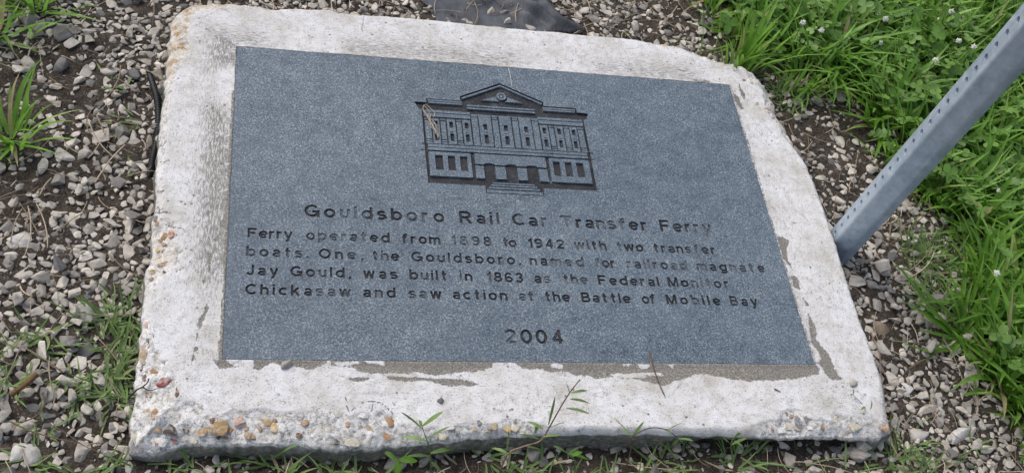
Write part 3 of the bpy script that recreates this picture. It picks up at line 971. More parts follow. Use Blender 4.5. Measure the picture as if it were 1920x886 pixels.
PEB = [(5, [(380, 45, 85, 105, 'r', .9), (503, 140, 30, 70, 'b', 0), (300, 345, 50, 78, 'o', 0), (330, 465, 50, 46, 'o', 0), (435, 482, 100, 72, 'd', 0), (757, 492, 66, 105, 'O', .6), (885, 468, 150, 120, 'O', -.5), (1076, 405, 86, 70, 'p', 0),
            (1150, 470, 44, 40, 'o', 0), (1330, 405, 88, 56, 'O', .3), (1410, 402, 60, 32, 'b', 0), (1400, 460, 58, 70, 'y', .3), (1675, 422, 62, 44, 'o', 0), (1635, 537, 54, 38, 'b', 0), (130, 662, 92, 80, 'g', 0), (375, 590, 88, 62, 'w', .3),
            (950, 548, 46, 30, 'o', 0), (898, 552, 50, 24, 'b', 0), (1150, 540, 60, 50, 't', 0), (1200, 536, 42, 44, 'o', 0), (482, 590, 60, 24, 'r', .6), (312, 606, 34, 22, 's', 0), (220, 165, 20, 40, 'o', 0), (262, 160, 26, 44, 't', 0),
            (575, 485, 56, 26, 'd', .5), (240, 300, 34, 22, 'y', 0), (820, 400, 40, 40, 'b', 0), (990, 495, 44, 40, 'o', 0), (1262, 465, 34, 44, 'O', 0), (430, 535, 60, 34, 'w', 0), (120, 560, 60, 50, 'c', 0), (665, 590, 50, 36, 'c', 0)]),
       (4, [(212, 515, 90, 130, 't', .1), (225, 240, 34, 50, 'p', 0), (180, 640, 34, 40, 'b', 0), (270, 663, 40, 30, 'o', 0), (318, 670, 50, 26, 'o', .2), (205, 720, 34, 50, 'b', 0), (228, 385, 26, 26, 'g', 0), (232, 670, 22, 16, 'o', 0)]),
       (8, [(130, 192, 48, 40, 'o', .2), (255, 295, 62, 64, 's', .6), (195, 320, 66, 60, 'O', .4), (150, 355, 46, 34, 'O', 0), (185, 392, 40, 30, 'o', .6), (185, 437, 44, 28, 'o', 0), (125, 437, 36, 38, 'y', 0), (183, 558, 116, 36, 'o', -.05),
            (85, 646, 54, 38, 'O', 0), (70, 696, 48, 34, 'g', 0), (190, 636, 26, 20, 'b', 0), (150, 490, 30, 20, 'y', 0), (340, 440, 30, 24, 'c', 0), (120, 140, 60, 50, 'g', 0)]),
       (6, [(122, 526, 30, 30, 'o', 0), (285, 552, 60, 34, 't', .2), (437, 500, 44, 60, 'o', -.4), (410, 608, 40, 62, 'o', -.4), (160, 645, 96, 60, 'c', 0), (828, 608, 60, 48, 'c', .3), (885, 556, 44, 32, 'w', .5), (1205, 530, 48, 58, 't', 0),
            (1170, 577, 46, 24, 'b', 0), (1285, 566, 68, 42, 'y', 0), (1355, 552, 58, 44, 'c', 0), (1060, 556, 28, 28, 't', 0), (1096, 516, 32, 28, 'g', 0), (240, 460, 60, 40, 'w', 0), (45, 655, 50, 40, 'd', 0), (920, 580, 40, 26, 'g', 0)]),
       (7, [(1292, 420, 44, 62, 'g', 0), (1340, 405, 30, 40, 'g', 0), (1245, 385, 30, 22, 'o', 0), (1218, 370, 15, 20, 'b', 0), (1182, 470, 60, 34, 'w', -.3), (1440, 445, 20, 36, 'o', 0), (1130, 466, 20, 16, 'o', 0), (730, 478, 44, 24, 'O', 0),
            (1640, 447, 90, 44, 'c', -.3), (1520, 407, 30, 40, 'c', 0), (1762, 412, 18, 24, 'o', 0), (1824, 386, 18, 34, 'o', 0), (1822, 452, 60, 40, 'o', -.3), (1225, 448, 40, 36, 'c', 0), (1280, 465, 44, 20, 't', 0), (1360, 460, 40, 24, 'w', 0)]),
       (3, [(1405, 550, 22, 22, 'O', 0), (1480, 625, 34, 26, 'o', .3), (860, 348, 80, 24, 'y', 0), (1670, 855, 44, 30, 'o', .3), (1580, 810, 36, 24, 't', 0), (1540, 640, 40, 30, 'c', 0)])]
ZO = {5: (230, 706, 4.923), 4: (230, 560, 4.923), 8: (270, 380, 4.924), 6: (620, 660, 3.918), 7: (1100, 660, 3.254), 3: (1040, 0, 4.174)}
for z, L in PEB:
    ox, oy, s = ZO[z]
    for i, (a, b, w, h, key, rz) in enumerate(L):
        p = on_slab(ox + a / s, oy + b / s)
        mpp = 0.00092 * (1.0 if z != 3 else 1.06)
        rx, ry = w / s * mpp / 2 * 0.98, h / s * mpp / 2 * 1.2
        V, F = SHAPES[(i * 7 + z * 3) % 36]
        Vn = V / np.abs(V).max(0)
        W = Vn * np.array([rx, ry, 0.26 * min(rx, ry)])
        cz, sz = math.cos(-rz), math.sin(-rz)
        W = np.stack([W[:, 0] * cz - W[:, 1] * sz, W[:, 0] * sz + W[:, 1] * cz, W[:, 2]], 1) + np.array(p) + np.array([0, -0.0005, 0.0006])
        mesh_np('aggregate_pebble', W, [F], PMAT[key], concrete, False)

# ------------------------------------------------------------------ granite plaque with its carving
# word, x0, x1 (mm), baseline, cap height, wear letter by letter (d dark, h half worn, w worn bare)
L1, L2, L3, L4, L5, L6 = (-51.5, 24), (-94.6, 18.3), (-128.2, 18.3), (-161.6, 18.3), (-195, 18.3), (-270.8, 25)
WORDS = [('Gouldsboro', -343.5, -123.7, L1, 'ddwwhddhhd'), ('Rail', -100, -33.1, L1, 'dddh'), ('Car', -11.3, 49.3, L1, 'hdh'), ('Transfer', 68.6, 222.8, L1, 'hddhhhdd'), ('Ferry', 244, 339, L1, 'ddhhh'),
         ('Ferry', -428.6, -361.2, L2, 'ddddd'), ('operated', -341.1, -213.1, L2, 'hwhwhwdd'), ('from', -195.3, -133.5, L2, 'dddd'), ('1898', -116.5, -50.8, L2, 'wwhh'), ('to', -33.2, -9.3, L2, 'hh'), ('1942', 8.5, 70.8, L2, 'dddd'),
         ('with', 87, 142.1, L2, 'hhhw'), ('two', 159.1, 206.5, L2, 'hdd'), ('transfer', 223.5, 336, L2, 'ddhhhhhh'),
         ('boats.', -428.7, -337.5, L3, 'hhhhww'), ('One,', -322.3, -255, L3, 'ddhh'), ('the', -242.4, -199.6, L3, 'dhd'), ('Gouldsboro,', -181.4, -6.5, L3, 'ddhhhdddddh'), ('named', 7.9, 98.1, L3, 'ddwhh'), ('for', 115.6, 152.2, L3, 'whh'),
         ('railroad', 170.5, 277.2, L3, 'whwwhhww'), ('magnate', 293.5, 417.2, L3, 'hhdwhhh'),
         ('Jay', -427.8, -381.6, L4, 'ddd'), ('Gould,', -364.4, -274.5, L4, 'ddhddh'), ('was', -256.8, -204.2, L4, 'ddd'), ('built', -186.2, -127.3, L4, 'dhddd'), ('in', -108.1, -88.1, L4, 'hd'), ('1863', -66.1, -6.8, L4, 'hddd'), ('as', 11.2, 38.9, L4, 'hw'),
         ('the', 58, 99.5, L4, 'www'), ('Federal', 116, 220.6, L4, 'ddddhdd'), ('Monitor', 236.1, 344.2, L4, 'ddhwwhh'),
         ('Chickasaw', -428.4, -275.3, L5, 'ddddddwwh'), ('and', -257.8, -209.2, L5, 'dhd'), ('saw', -189.7, -138.9, L5, 'hhd'), ('action', -121.8, -36.1, L5, 'dddddd'), ('at', -17.8, 6.5, L5, 'hh'), ('the', 23.3, 65.3, L5, 'ddd'),
         ('Battle', 83, 166, L5, 'dddddd'), ('of', 184.3, 208.7, L5, 'dd'), ('Mobile', 226.5, 320.6, L5, 'ddhddd'), ('Bay', 336.8, 386.6, L5, 'hdd'), ('2004', -49.1, 44.6, L6, 'hddh')]


def arc(cx, cy, rx, ry, a0, a1):
    n = max(5, int(abs(a1 - a0) / 15))
    return [(cx + rx * math.cos(math.radians(a)), cy + ry * math.sin(math.radians(a))) for a in np.linspace(a0, a1, n)]


HS = 0.093             # half the stroke, in cap heights
E1, N_, O_ = HS, 0.74 - HS, 1 - HS
bowl = lambda cx: ('o', cx, 0.37, 0.275, 0.37 - HS + 0.006)
arch = lambda x0, x1: [(x0, 0.40)] + arc((x0 + x1) / 2, 0.43, (x1 - x0) / 2, N_ - 0.43, 180, 0) + [(x1, 0)]
GLYPH = {                # strokes: centre lines, or ('o', cx, cy, rx, ry) for closed rings; last entry the width
    'o': [bowl(.365)], 'n': [[(E1, 0), (E1, .74)], arch(E1, .56)], 'm': [[(E1, 0), (E1, .74)], arch(E1, .49), arch(.49, .89)], 'r': [[(E1, 0), (E1, .74)], [(E1, .38)] + arc(.33, .40, .24, N_ - .40, 180, 70)],
    'u': [[(.56, 0), (.56, .74)], [(E1, .74), (E1, .34)] + arc((E1 + .56) / 2, .31, (.56 - E1) / 2, .31 - HS, 180, 360)], 'h': [[(E1, 0), (E1, 1)], arch(E1, .56)], 'b': [[(E1, 0), (E1, 1)], bowl(.37)], 'd': [[(.64, 0), (.64, 1)], bowl(.365)],
    'p': [[(E1, -.25), (E1, .74)], bowl(.37)], 'g': [[(.64, .74), (.64, .0)] + arc(.365, -.03, .275, .13, 0, -160), bowl(.365)], 'c': [arc(.365, .37, .275, .283, 42, 318)], 'e': [arc(.365, .37, .275, .283, 0, 318), [(.10, .36), (.63, .36)]],
    'a': [arc(.33, .505, .215, .145, 165, 0) + [(.545, .45), (.545, 0)], ('o', .33, .225, .225, .137)], 's': [arc(.32, .515, .215, .138, 25, 270) + arc(.32, .232, .235, .145, 88, -158)], 'i': [[(E1, 0), (E1, .74)], [(E1, .85), (E1, 1)]], 'l': [[(E1, 0), (E1, 1)]],
    't': [[(.2, .95), (.2, .22)] + arc(.34, .22, .14, .13, 180, 275), [(.02, N_), (.42, N_)]], 'f': [[(.18, 0), (.18, .74)] + arc(.37, .75, .19, .157, 180, 62), [(.02, N_), (.42, N_)]], 'k': [[(E1, 0), (E1, 1)], [(.58, .76), (.10, .24)], [(.28, .46), (.62, -.01)]],
    'w': [[(.07, .75), (.26, -.01)], [(.26, -.01), (.47, .75)], [(.47, .75), (.68, -.01)], [(.68, -.01), (.87, .75)]], 'y': [[(.07, .75), (.34, .0)], [(.60, .75), (.32, -.06), (.26, -.16), (.12, -.17)]],
    'G': [arc(.48, .5, .39, .407, 40, 335), [(.50, .45), (.87, .45), (.87, 0)]], 'C': [arc(.48, .5, .39, .407, 42, 318)], 'O': [('o', .49, .5, .40, .407)], 'R': [[(E1, 0), (E1, 1)], [(.05, O_), (.48, O_)] + arc(.48, .70, .23, .207, 90, -90) + [(.05, .493)], [(.46, .49), (.76, -.01)]],
    'T': [[(0, O_), (.82, O_)], [(.41, 0), (.41, .95)]], 'F': [[(E1, 0), (E1, 1)], [(.05, O_), (.70, O_)], [(.05, .5), (.62, .5)]], 'B': [[(E1, 0), (E1, 1)], [(.05, O_), (.44, O_)] + arc(.44, .715, .2, .192, 90, -90) + [(.05, .523)], [(.05, .51), (.46, .51)] + arc(.46, .30, .24, .207, 88, -90) + [(.05, .093)]],
    'M': [[(E1, 0), (E1, 1)], [(.87, 0), (.87, 1)], [(.12, .98), (.48, .02)], [(.84, .98), (.48, .02)]], 'J': [[(.5, 1), (.5, .32)] + arc(.295, .31, .205, .217, 0, -175)],
    '1': [[(.32, 0), (.32, 1)], [(.06, .72), (.32, .82)]], '0': [('o', .36, .5, .27, .407)], '2': [arc(.35, .69, .255, .217, 170, -40) + [(.13, .16)], [(.04, E1), (.64, E1)]], '3': [arc(.34, .705, .23, .2, 160, -88), arc(.34, .297, .26, .205, 90, -162)],
    '4': [[(.50, 0), (.50, 1)], [(.49, .93), (.09, .28)], [(.03, .29), (.68, .29)]], '6': [('o', .36, .305, .265, .212), arc(.38, .5, .285, .407, 50, 205)], '8': [('o', .36, .71, .215, .197), ('o', .36, .295, .265, .202)],
    '9': [('o', .36, .695, .265, .212), arc(.34, .5, .285, .407, 230, 385)], ',': [[(.12, .17), (.12, .02), (.05, -.15)]], '.': [[(.12, 0), (.12, .18)]]}


def glyph_box(ch):
    xs = []
    for st in GLYPH[ch]:
        xs += [st[1] - st[3], st[1] + st[3]] if st[0] == 'o' else [p[0] for p in st]
    return min(xs) - HS, max(xs) + HS


def stroke_polys(st, ox, oy, cap):
    """outline polygons (mm) of one stroke"""
    if st[0] == 'o':
        n = 28
        A = np.linspace(0, 2 * math.pi, n, endpoint=False)
        o, i = ([(ox + cap * (st[1] + (st[3] + sg * HS) * math.cos(a)), oy + cap * (st[2] + (st[4] + sg * HS) * math.sin(a))) for a in A] for sg in (1, -1))
        return [[i[k], o[k], o[(k + 1) % n], i[(k + 1) % n]] for k in range(n)]
    P = np.array([p for i, p in enumerate(st) if i == 0 or math.dist(p, st[i - 1]) > 1e-3], float)
    d = np.diff(P, axis=0)
    d /= np.linalg.norm(d, axis=1)[:, None]
    nn = np.stack([-d[:, 1], d[:, 0]], 1)
    m = np.concatenate([nn[:1], nn[:-1] + nn[1:], nn[-1:]])
    m /= np.linalg.norm(m, axis=1)[:, None]
    k = np.concatenate([nn, nn[-1:]])
    sc = HS / np.maximum((m * k).sum(1), 0.6)
    L, R_ = P + m * sc[:, None], P - m * sc[:, None]
    f = lambda p: (ox + cap * p[0], oy + cap * p[1])
    return [[f(R_[i]), f(R_[i + 1]), f(L[i + 1]), f(L[i])] for i in range(len(P) - 1)]


RECESS = [(-157.7, 203.5), (-136, 203.5), (-136, 212.6), (-75.6, 212.6), (-75.6, 223), (0, 261), (75.6, 223), (75.6, 213.6), (135.5, 213.6), (135.5, 203.5), (157, 202.5), (150.5, 188.5), (145.6, 186), (145.6, 111.5),
          (151.6, 111.5), (151.6, 109.3), (145.6, 109.3), (145.6, 98), (152, 98), (152, 95.8), (145.6, 95.8), (145, 27.6), (50, 27.6), (50, 11.5), (-49.5, 11.5), (-49.5, 27), (-145, 27), (-145.6, 95.8), (-152, 95.8), (-152, 98), (-145.6, 98),
          (-145.6, 109.3), (-150.5, 109.3), (-150.5, 111.5), (-145.6, 111.5), (-145.6, 186), (-150.5, 188.5)]
PT = 0.0005            # the granite stands this far proud of the concrete
DEPTH = 0.0042


def build_plaque(root):
    """the polished face is triangulated round the outlines of all strokes; strokes sink to their own depth, walls join the two"""
    verts, edges, faces, fmat = [], [], [], []

    def poly(P, mi):
        b = len(verts)
        verts.extend(Vector(p) for p in P)
        edges.extend((b + i, b + (i + 1) % len(P)) for i in range(len(P)))
        if mi is not None:
            faces.append(list(range(b, b + len(P))))
            fmat.append(mi)
    bw = 0.9
    X, Y = 457 - bw, 302.4 - bw
    poly([(-X, -Y), (X, -Y), (X, Y), (-X, Y)], None)
    poly(RECESS[::-1], 4)
    for txt, x0, x1, (base, cap), wear in WORDS:
        bx = [glyph_box(ch) for ch in txt]
        gap = ((x1 - x0) / cap - sum(b - a for a, b in bx)) / max(len(txt) - 1, 1)
        x = x0 / cap
        for ch, (a, b), wr in zip(txt, bx, wear):
            for st in GLYPH[ch]:
                for p in stroke_polys(st, (x - a) * cap, base, cap):
                    poly(p, {'d': 1, 'h': 2, 'w': 3}[wr])
            x += b - a + gap
    ov, oe, of = delaunay_2d_cdt(verts, edges, [], 0, 1e-3, False)[:3]
    Z = {0: PT, 1: PT - 0.0023, 2: PT - 0.0021, 3: PT - 0.0018, 4: PT - DEPTH}
    bm = bmesh.new()
    vm = {}

    def V(i, z):
        if (i, z) not in vm:
            vm[(i, z)] = bm.verts.new((ov[i][0] / 1000, ov[i][1] / 1000, z))
        return vm[(i, z)]
    ovn = np.array([tuple(v) for v in ov])
    cen = ovn[np.array(of)].mean(1)
    cls = np.zeros(len(of), int)
    for q, mi in zip(faces, fmat):
        P = np.array([tuple(verts[i]) for i in q])
        near = np.flatnonzero(((cen > P.min(0)) & (cen < P.max(0))).all(1))
        if len(near):
            near = near[inpoly(cen[near], P)]
            cls[near] = np.maximum(cls[near], mi)
    cls = cls.tolist()
    emap = {}
    for f, c in zip(of, cls):
        g = bm.faces.new([V(i, Z[c]) for i in f])
        g.material_index = 1 if c == 4 else c
        for i in range(3):
            emap.setdefault((f[i], f[(i + 1) % 3]), []).append(c)
    rim = []
    for (a, b), c in emap.items():
        o = emap.get((b, a))
        if o is None:
            rim.append((a, b))
        elif Z[c[0]] < Z[o[0]]:                       # this side is the lower one
            g = bm.faces.new((V(b, Z[c[0]]), V(a, Z[c[0]]), V(a, Z[o[0]]), V(b, Z[o[0]])))
            g.material_index = 1 if c[0] == 4 else c[0]
    low = {}

    def W(i, k):
        x, y = ov[i]
        sx, sy = math.copysign(bw, x) if abs(x) > X - 0.01 else 0, math.copysign(bw, y) if abs(y) > Y - 0.01 else 0
        q = (i, k)
        if q not in low:
            low[q] = bm.verts.new(((x + sx) / 1000, (y + sy) / 1000, PT - 0.0009 if k else -0.03))
        return low[q]
    for a, b in rim:
        bm.faces.new((V(b, PT), V(a, PT), W(a, 1), W(b, 1)))
        bm.faces.new((W(b, 1), W(a, 1), W(a, 0), W(b, 0)))
    return mesh_bm('granite_plaque', bm, [MAT[m] for m in ('granite', 'eng', 'half', 'worn')], root)


plaque = build_plaque(marker)


def build_relief(root):
    bm = bmesh.new()
    z0, z1 = PT - DEPTH - 0.0004, PT - 0.0003
    S = 0.001

    def B(x0, y0, x1, y1):
        prism(bm, [(x0 * S, y0 * S), (x1 * S, y0 * S), (x1 * S, y1 * S), (x0 * S, y1 * S)], z0, z1)

    def G(poly):
        prism(bm, [(x * S, y * S) for x, y in poly], z0, z1)

    def holed(x0, y0, x1, y1, holes):
        """a slab with stacked or side-by-side openings, built of butted pieces"""
        xs = sorted({h[0] for h in holes} | {h[2] for h in holes})
        if len({h[1] for h in holes}) > 1:           # one column of openings
            hx0, hx1 = min(h[0] for h in holes), max(h[2] for h in holes)
            B(x0, y0, hx0, y1); B(hx1, y0, x1, y1)
            y = y0
            for h in sorted(holes, key=lambda h: h[1]):
                B(hx0, y, hx1, h[1]); y = h[3]
            B(hx0, y, hx1, y1)
        else:                                        # one row of openings
            hy0, hy1 = holes[0][1], holes[0][3]
            B(x0, y0, x1, hy0); B(x0, hy1, x1, y1)
            x = x0
            for h in sorted(holes):
                B(x, hy0, h[0], hy1); x = h[2]
            B(x, hy0, x1, hy1)
    for s in (-1, 1):
        f = lambda L: [(s * x, y) for x, y in L]
        bx = lambda a, b, c, d: B(min(s * a, s * c), b, max(s * a, s * c), d)
        G(f([(73.2, 220.6), (0.05, 257.6), (0.05, 253.9), (72.0, 217.2)]))
        bx(73.4, 207.6, 134, 211.2); bx(73.4, 203.0, 132.7, 206.4)
        G(f([(38, 217.6), (11.2, 228.4), (9.6, 222.2), (5.4, 217.6)]))
        bx(61.5, 181.6, 141.8, 187); bx(61.5, 171.8, 142.6, 179.8)
        for a, b in ((131.5, 141.5), (105.8, 114.6), (78.6, 86.8)):
            bx(a, 121.8, b, 163.2); bx(a - 0.4, 165.2, b + 0.4, 168.4); bx(a, 117, b, 120); bx(a - 0.4, 112.2, b + 0.4, 115.6)
        for a, b in ((116.6, 129.4), (89.0, 103.6), (62.4, 76.4)):
            c = (a + b) / 2
            wa, wb = sorted((s * (c - 3.4), s * (c + 3.4)))
            holed(min(s * a, s * b), 112.2, max(s * a, s * b), 168.8, [(wa, 119.6, wb, 136.4), (wa, 139.2, wb, 140.6), (wa, 149.4, wb, 162.6)])
        bx(48.8, 112.2, 59.6, 176.2); bx(48.2, 177.6, 60, 183.4)
        holed(min(s * 25.2, s * 47), 112.2, max(s * 25.2, s * 47), 183.6, [(min(s * 32.8, s * 40), 118.6, max(s * 32.8, s * 40), 138.4), (min(s * 33.5, s * 39.4), 142.2, max(s * 33.5, s * 39.4), 143.4), (min(s * 32.8, s * 40), 149.6, max(s * 32.8, s * 40), 162.8)])
        bx(13, 112.2, 23.1, 173.2); bx(13.4, 174.6, 22.8, 177.8); G(f([(14.2, 179.2), (22, 179.2), (24.2, 183.4), (12, 183.4)]))
        holed(min(s * 68.4, s * 140), 43, max(s * 68.4, s * 140), 94.4, [(min(s * a, s * b), 56, max(s * a, s * b), 87.4) for a, b in ((74.6, 87.4), (95.6, 108.2), (116.4, 129.6))])
    holed(-10.6, 112.2, 10.6, 183.6, [(-3.7, 118.6, 3.7, 138.4), (-3.2, 142.2, 3.2, 143.4), (-3.7, 149.6, 3.7, 162.8)])
    B(-64.8, 201.2, 57.4, 204.8); B(-65.2, 195.2, 57.6, 198.8)
    B(-140.2, 104.9, 140.2, 110.6); B(-140.2, 97.9, 140.2, 103.4)
    ring = [(8.7 * math.cos(a), 230.3 + 8.7 * math.sin(a)) for a in np.linspace(0, 2 * math.pi, 28, endpoint=False)]
    rin = [(4.7 * math.cos(a), 230.3 + 4.7 * math.sin(a)) for a in np.linspace(0, 2 * math.pi, 28, endpoint=False)]
    for i in range(28):
        j = (i + 1) % 28
        G([rin[i], ring[i], ring[j], rin[j]])
    G([(2.9 * math.cos(a), 230.3 + 2.9 * math.sin(a)) for a in np.linspace(0, 2 * math.pi, 16, endpoint=False)])
    lint = [(62.4, 95), (-62, 95), (-62, 72.6)]
    for c, w in ((-38, 9.6), (-0.4, 10), (36.8, 10)):
        lint += [(c - w * math.cos(a), 72.6 + 3.4 * math.sin(a)) for a in np.linspace(0, math.pi, 9)]
    lint += [(62.4, 72.6)]
    G(lint)
    for a, b in ((-62.4, -48), (-28.6, -10.6), (9.8, 26.2), (47.4, 62.4)):
        B(a, 42.8, b, 69)
    for a, b, y0, y1 in ((-35.8, 36, 32.2, 35), (-39.4, 40, 27.4, 30.6), (-43.4, 44, 21.8, 25.4), (-47.6, 48.6, 13.2, 19.4)):
        B(a, y0, b, y1)
    o = mesh_bm('building_relief', bm, MAT['granite'], root)
    o['label'] = 'carved columned building front with a pediment and steps'
    return o


build_relief(plaque)

# ------------------------------------------------------------------ galvanised sign post
def build_post():
    ax = Vector((-0.0604, -0.0945, 0.9937)).normalized()
    X = Vector((-0.198, -0.976, 0))
    X = (X - ax * X.dot(ax)).normalized()
    Y = ax.cross(X)
    hole0 = Vector((0.5800, -0.0347, -0.006))
    root = empty('sign_post', (0, 0, 0), 'leaning galvanised steel channel post with a row of punched holes', 'post')
    root.matrix_world = Matrix((X.to_4d(), Y.to_4d(), ax.to_4d(), Vector((0, 0, 0, 1)))).transposed()
    Mx = root.matrix_world.copy()
    Mx.translation = hole0
    for v in range(3): Mx[3][v] = 0
    Mx[3][3] = 1
    root.matrix_world = Mx
    t = 0.0042
    mid = [(-0.0285, 0.041), (-0.031, 0.026), (-0.0160, 0.0), (0.0160, 0.0), (0.031, 0.026), (0.0285, 0.041)]
    # round the bends
    def rnd(P, r=0.004, k=5):
        out = [P[0]]
        for i in range(1, len(P) - 1):
            p, a, b = Vector(P[i]), Vector(P[i - 1]), Vector(P[i + 1])
            u, w = (a - p).normalized(), (b - p).normalized()
            q0, q1 = p + u * r, p + w * r
            for s in np.linspace(0, 1, k):
                out.append(tuple((1 - s) ** 2 * q0 + 2 * s * (1 - s) * p + s * s * q1))
        return out + [P[-1]]
    L = np.array(rnd(mid))
    tg = np.gradient(L, axis=0)
    tg /= np.linalg.norm(tg, axis=1)[:, None]
    nn = np.stack([-tg[:, 1], tg[:, 0]], 1)
    prof = np.concatenate([L, (L + nn * t)[::-1]])
    bm = bmesh.new()
    prism(bm, [tuple(p) for p in prof], -0.25, 1.75)
    body = mesh_bm('channel', bm, MAT['zinc'], root)
    cb = bmesh.new()
    zs = [i * 0.0256 for i in range(-4, 66)]
    for z in zs:
        prismy = bmesh.ops.create_cone(cb, cap_ends=True, segments=18, radius1=0.0048, radius2=0.0048, depth=0.03, matrix=Matrix.Translation((0, 0.002, z)) @ Matrix.Rotation(math.pi / 2, 4, 'X'))
    cut = mesh_bm('cutter', cb, MAT['zinc'], root)
    mod = body.modifiers.new('b', 'BOOLEAN')
    mod.solver = 'EXACT'
    mod.object = cut
    bpy.context.view_layer.update()
    me = bpy.data.meshes.new_from_object(body.evaluated_get(bpy.context.evaluated_depsgraph_get()))
    body.modifiers.clear()
    body.data = me
    bpy.data.objects.remove(cut)
    for p in me.polygons: p.use_smooth = False


build_post()

# ------------------------------------------------------------------ black fabric and ribbed pipe
def build_fabric():
    lo, hi = FABRIC.min(0) - 0.01, FABRIC.max(0) + 0.01
    st = 0.0045
    xs, ys = np.arange(lo[0], hi[0], st), np.arange(lo[1], hi[1], st)
    X, Y = np.meshgrid(xs, ys)
    P = np.stack([X.ravel(), Y.ravel()], 1)
    flap = FABRIC_CLEAN[1]
    a, b = at(945, -20, GZ)[:2], at(1095, 68, GZ)[:2]
    u = (b - a) / np.linalg.norm(b - a)
    al, ac = (P - a) @ u, (P - a) @ np.array([-u[1], u[0]])
    onf = sstep(0.02, -0.03, sdist(P, flap))
    Z = gz(P[:, 0], P[:, 1]) + 0.007 + 0.009 * fbm(P[:, 0] * 20, P[:, 1] * 34, 1.0, 4)
    Z += onf * (0.012 + 0.022 * fbm(al * 9, ac * 60, 2.0, 4) + 0.016 * np.abs(np.sin(ac * 110 + al * 8 + 3 * fbm(al * 14, ac * 14, 3.0, 2))))
    inside = sdist(P + 0.006 * np.stack([fbm(P[:, 0] * 90, P[:, 1] * 90, 1, 3), fbm(P[:, 0] * 90, P[:, 1] * 90, 6, 3)], 1), FABRIC) < 0
    nx = len(xs)
    i = (np.arange(len(ys) - 1)[:, None] * nx + np.arange(nx - 1)[None]).ravel()
    F = np.stack([i, i + 1, i + nx + 1, i + nx], 1)
    F = F[inside[F].all(1)]
    use = np.unique(F)
    rm = np.zeros(len(P), int)
    rm[use] = np.arange(len(use))
    V = np.concatenate([P, Z[:, None]], 1)[use]
    o = mesh_np('landscape_fabric', V, [rm[F]], MAT['fabric'])
    md = o.modifiers.new('thickness', 'SOLIDIFY')
    md.thickness = 0.0012
    tag(o, 'torn sheet of black landscape fabric behind the slab', 'fabric')


build_fabric()


def build_pipe():
    path = [(276, 126, .004), (284, 150, .010), (293, 178, .016), (297, 205, .016), (297, 235, .014), (294, 262, .012), (288, 290, .010), (283, 315, .008), (280, 334, -.002)]
    pts = smooth_path([ground_at(a, b, dz) for a, b, dz in path], 220)
    r = 0.0052 + 0.0011 * np.sin(np.arange(220) * 2 * np.pi / 4.4)
    r *= np.where(np.arange(220) < 60, 0.75 + 0.25 * np.arange(220) / 60, 1)
    V, F, T = tube(pts, r, 12)
    o = mesh_np('corrugated_pipe', V, [F, T], MAT['black'])
    tag(o, 'thin black ribbed plastic pipe lying along the left side of the slab', 'pipe')


build_pipe()

# ------------------------------------------------------------------ grass
def blades(N, root, az, length, width, lean, bend, seg=8, fold=0.22, side_curl=None, floor=True):
    """N folded, tapering, arching blades -> verts, quads (3 verts across)"""
    t = np.linspace(0, 1, seg + 1)
    a = lean[:, None] + bend[:, None] * t[None] ** 1.3
    ds = length[:, None] / seg
    hx = np.concatenate([np.zeros((N, 1)), np.cumsum(np.sin(a[:, :-1]) * ds, 1)], 1)
    hz = np.concatenate([np.zeros((N, 1)), np.cumsum(np.cos(a[:, :-1]) * ds, 1)], 1)
    azt = az[:, None] + (0 if side_curl is None else side_curl[:, None] * t[None])
    cx, cy = np.cos(azt), np.sin(azt)
    px = root[:, 0:1] + hx * cx
    py = root[:, 1:2] + hx * cy
    pz = root[:, 2:3] + hz
    if floor:
        g = gz(px, py) + 0.004
        pz = np.maximum(pz, g)
    prof = np.minimum(0.55 + 1.6 * t, 1.0) * np.maximum(1 - t ** 2.3, 0.03)
    w = width[:, None] * prof[None] / 2
    sx, sy = -np.sin(azt), np.cos(azt)
    L = np.stack([px + sx * w, py + sy * w, pz], -1)
    Rr = np.stack([px - sx * w, py - sy * w, pz], -1)
    dn = fold * w * 2
    Mm = np.stack([px + cx * np.cos(a) * 0 - dn * -np.cos(a) * 0, py, pz - dn * np.sin(np.clip(a, 0.25, 2.6))], -1)
    V = np.stack([L, Mm, Rr], 2).reshape(-1, 3)
    k = seg + 1
    i = (np.arange(N)[:, None] * k + np.arange(seg)[None]).ravel() * 3
    F = np.concatenate([np.stack([i, i + 1, i + 4, i + 3], 1), np.stack([i + 1, i + 2, i + 5, i + 4], 1)])
    return V, F, 3 * k


def tuft_blades(bag, x, y, n, length, width, spread=0.02, lean=(0.1, 0.7), bend=(0.5, 1.4), tone=(0.55, 0.16), azr=None, dry=0.03):
    az = rng.uniform(0, 2 * np.pi, n) if azr is None else rng.uniform(azr[0], azr[1], n)
    r = np.abs(rng.normal(0, spread, n))
    root = np.stack([x + r * np.cos(az), y + r * np.sin(az), np.zeros(n)], 1)
    root[:, 2] = gz(root[:, 0], root[:, 1]) - 0.004
    ln = length * rng.uniform(0.5, 1.15, n)
    V, F, per = blades(n, root, az, ln, width * 1.25 * rng.uniform(0.65, 1.15, n), rng.uniform(*lean, n), rng.uniform(*bend, n), 8, 0.22, rng.normal(0, 0.25, n))
    tn = np.clip(rng.normal(tone[0], tone[1], n), 0, 0.95)
    tn = np.where(rng.random(n) < dry, 1.0, tn)
    bag.add(V, F, None, np.repeat(tn, per))


def tuft(px, py, n, length, width, label, name='grass_tuft', cat='grass tuft', mat='grass', **kw):
    p = ground_at(px, py)
    b = Bag()
    tuft_blades(b, p[0], p[1], n, length, width, **kw)
    o = b.build(name, MAT[mat], origin=p)
    tag(o, label, cat, kw.get('group'))
    return o


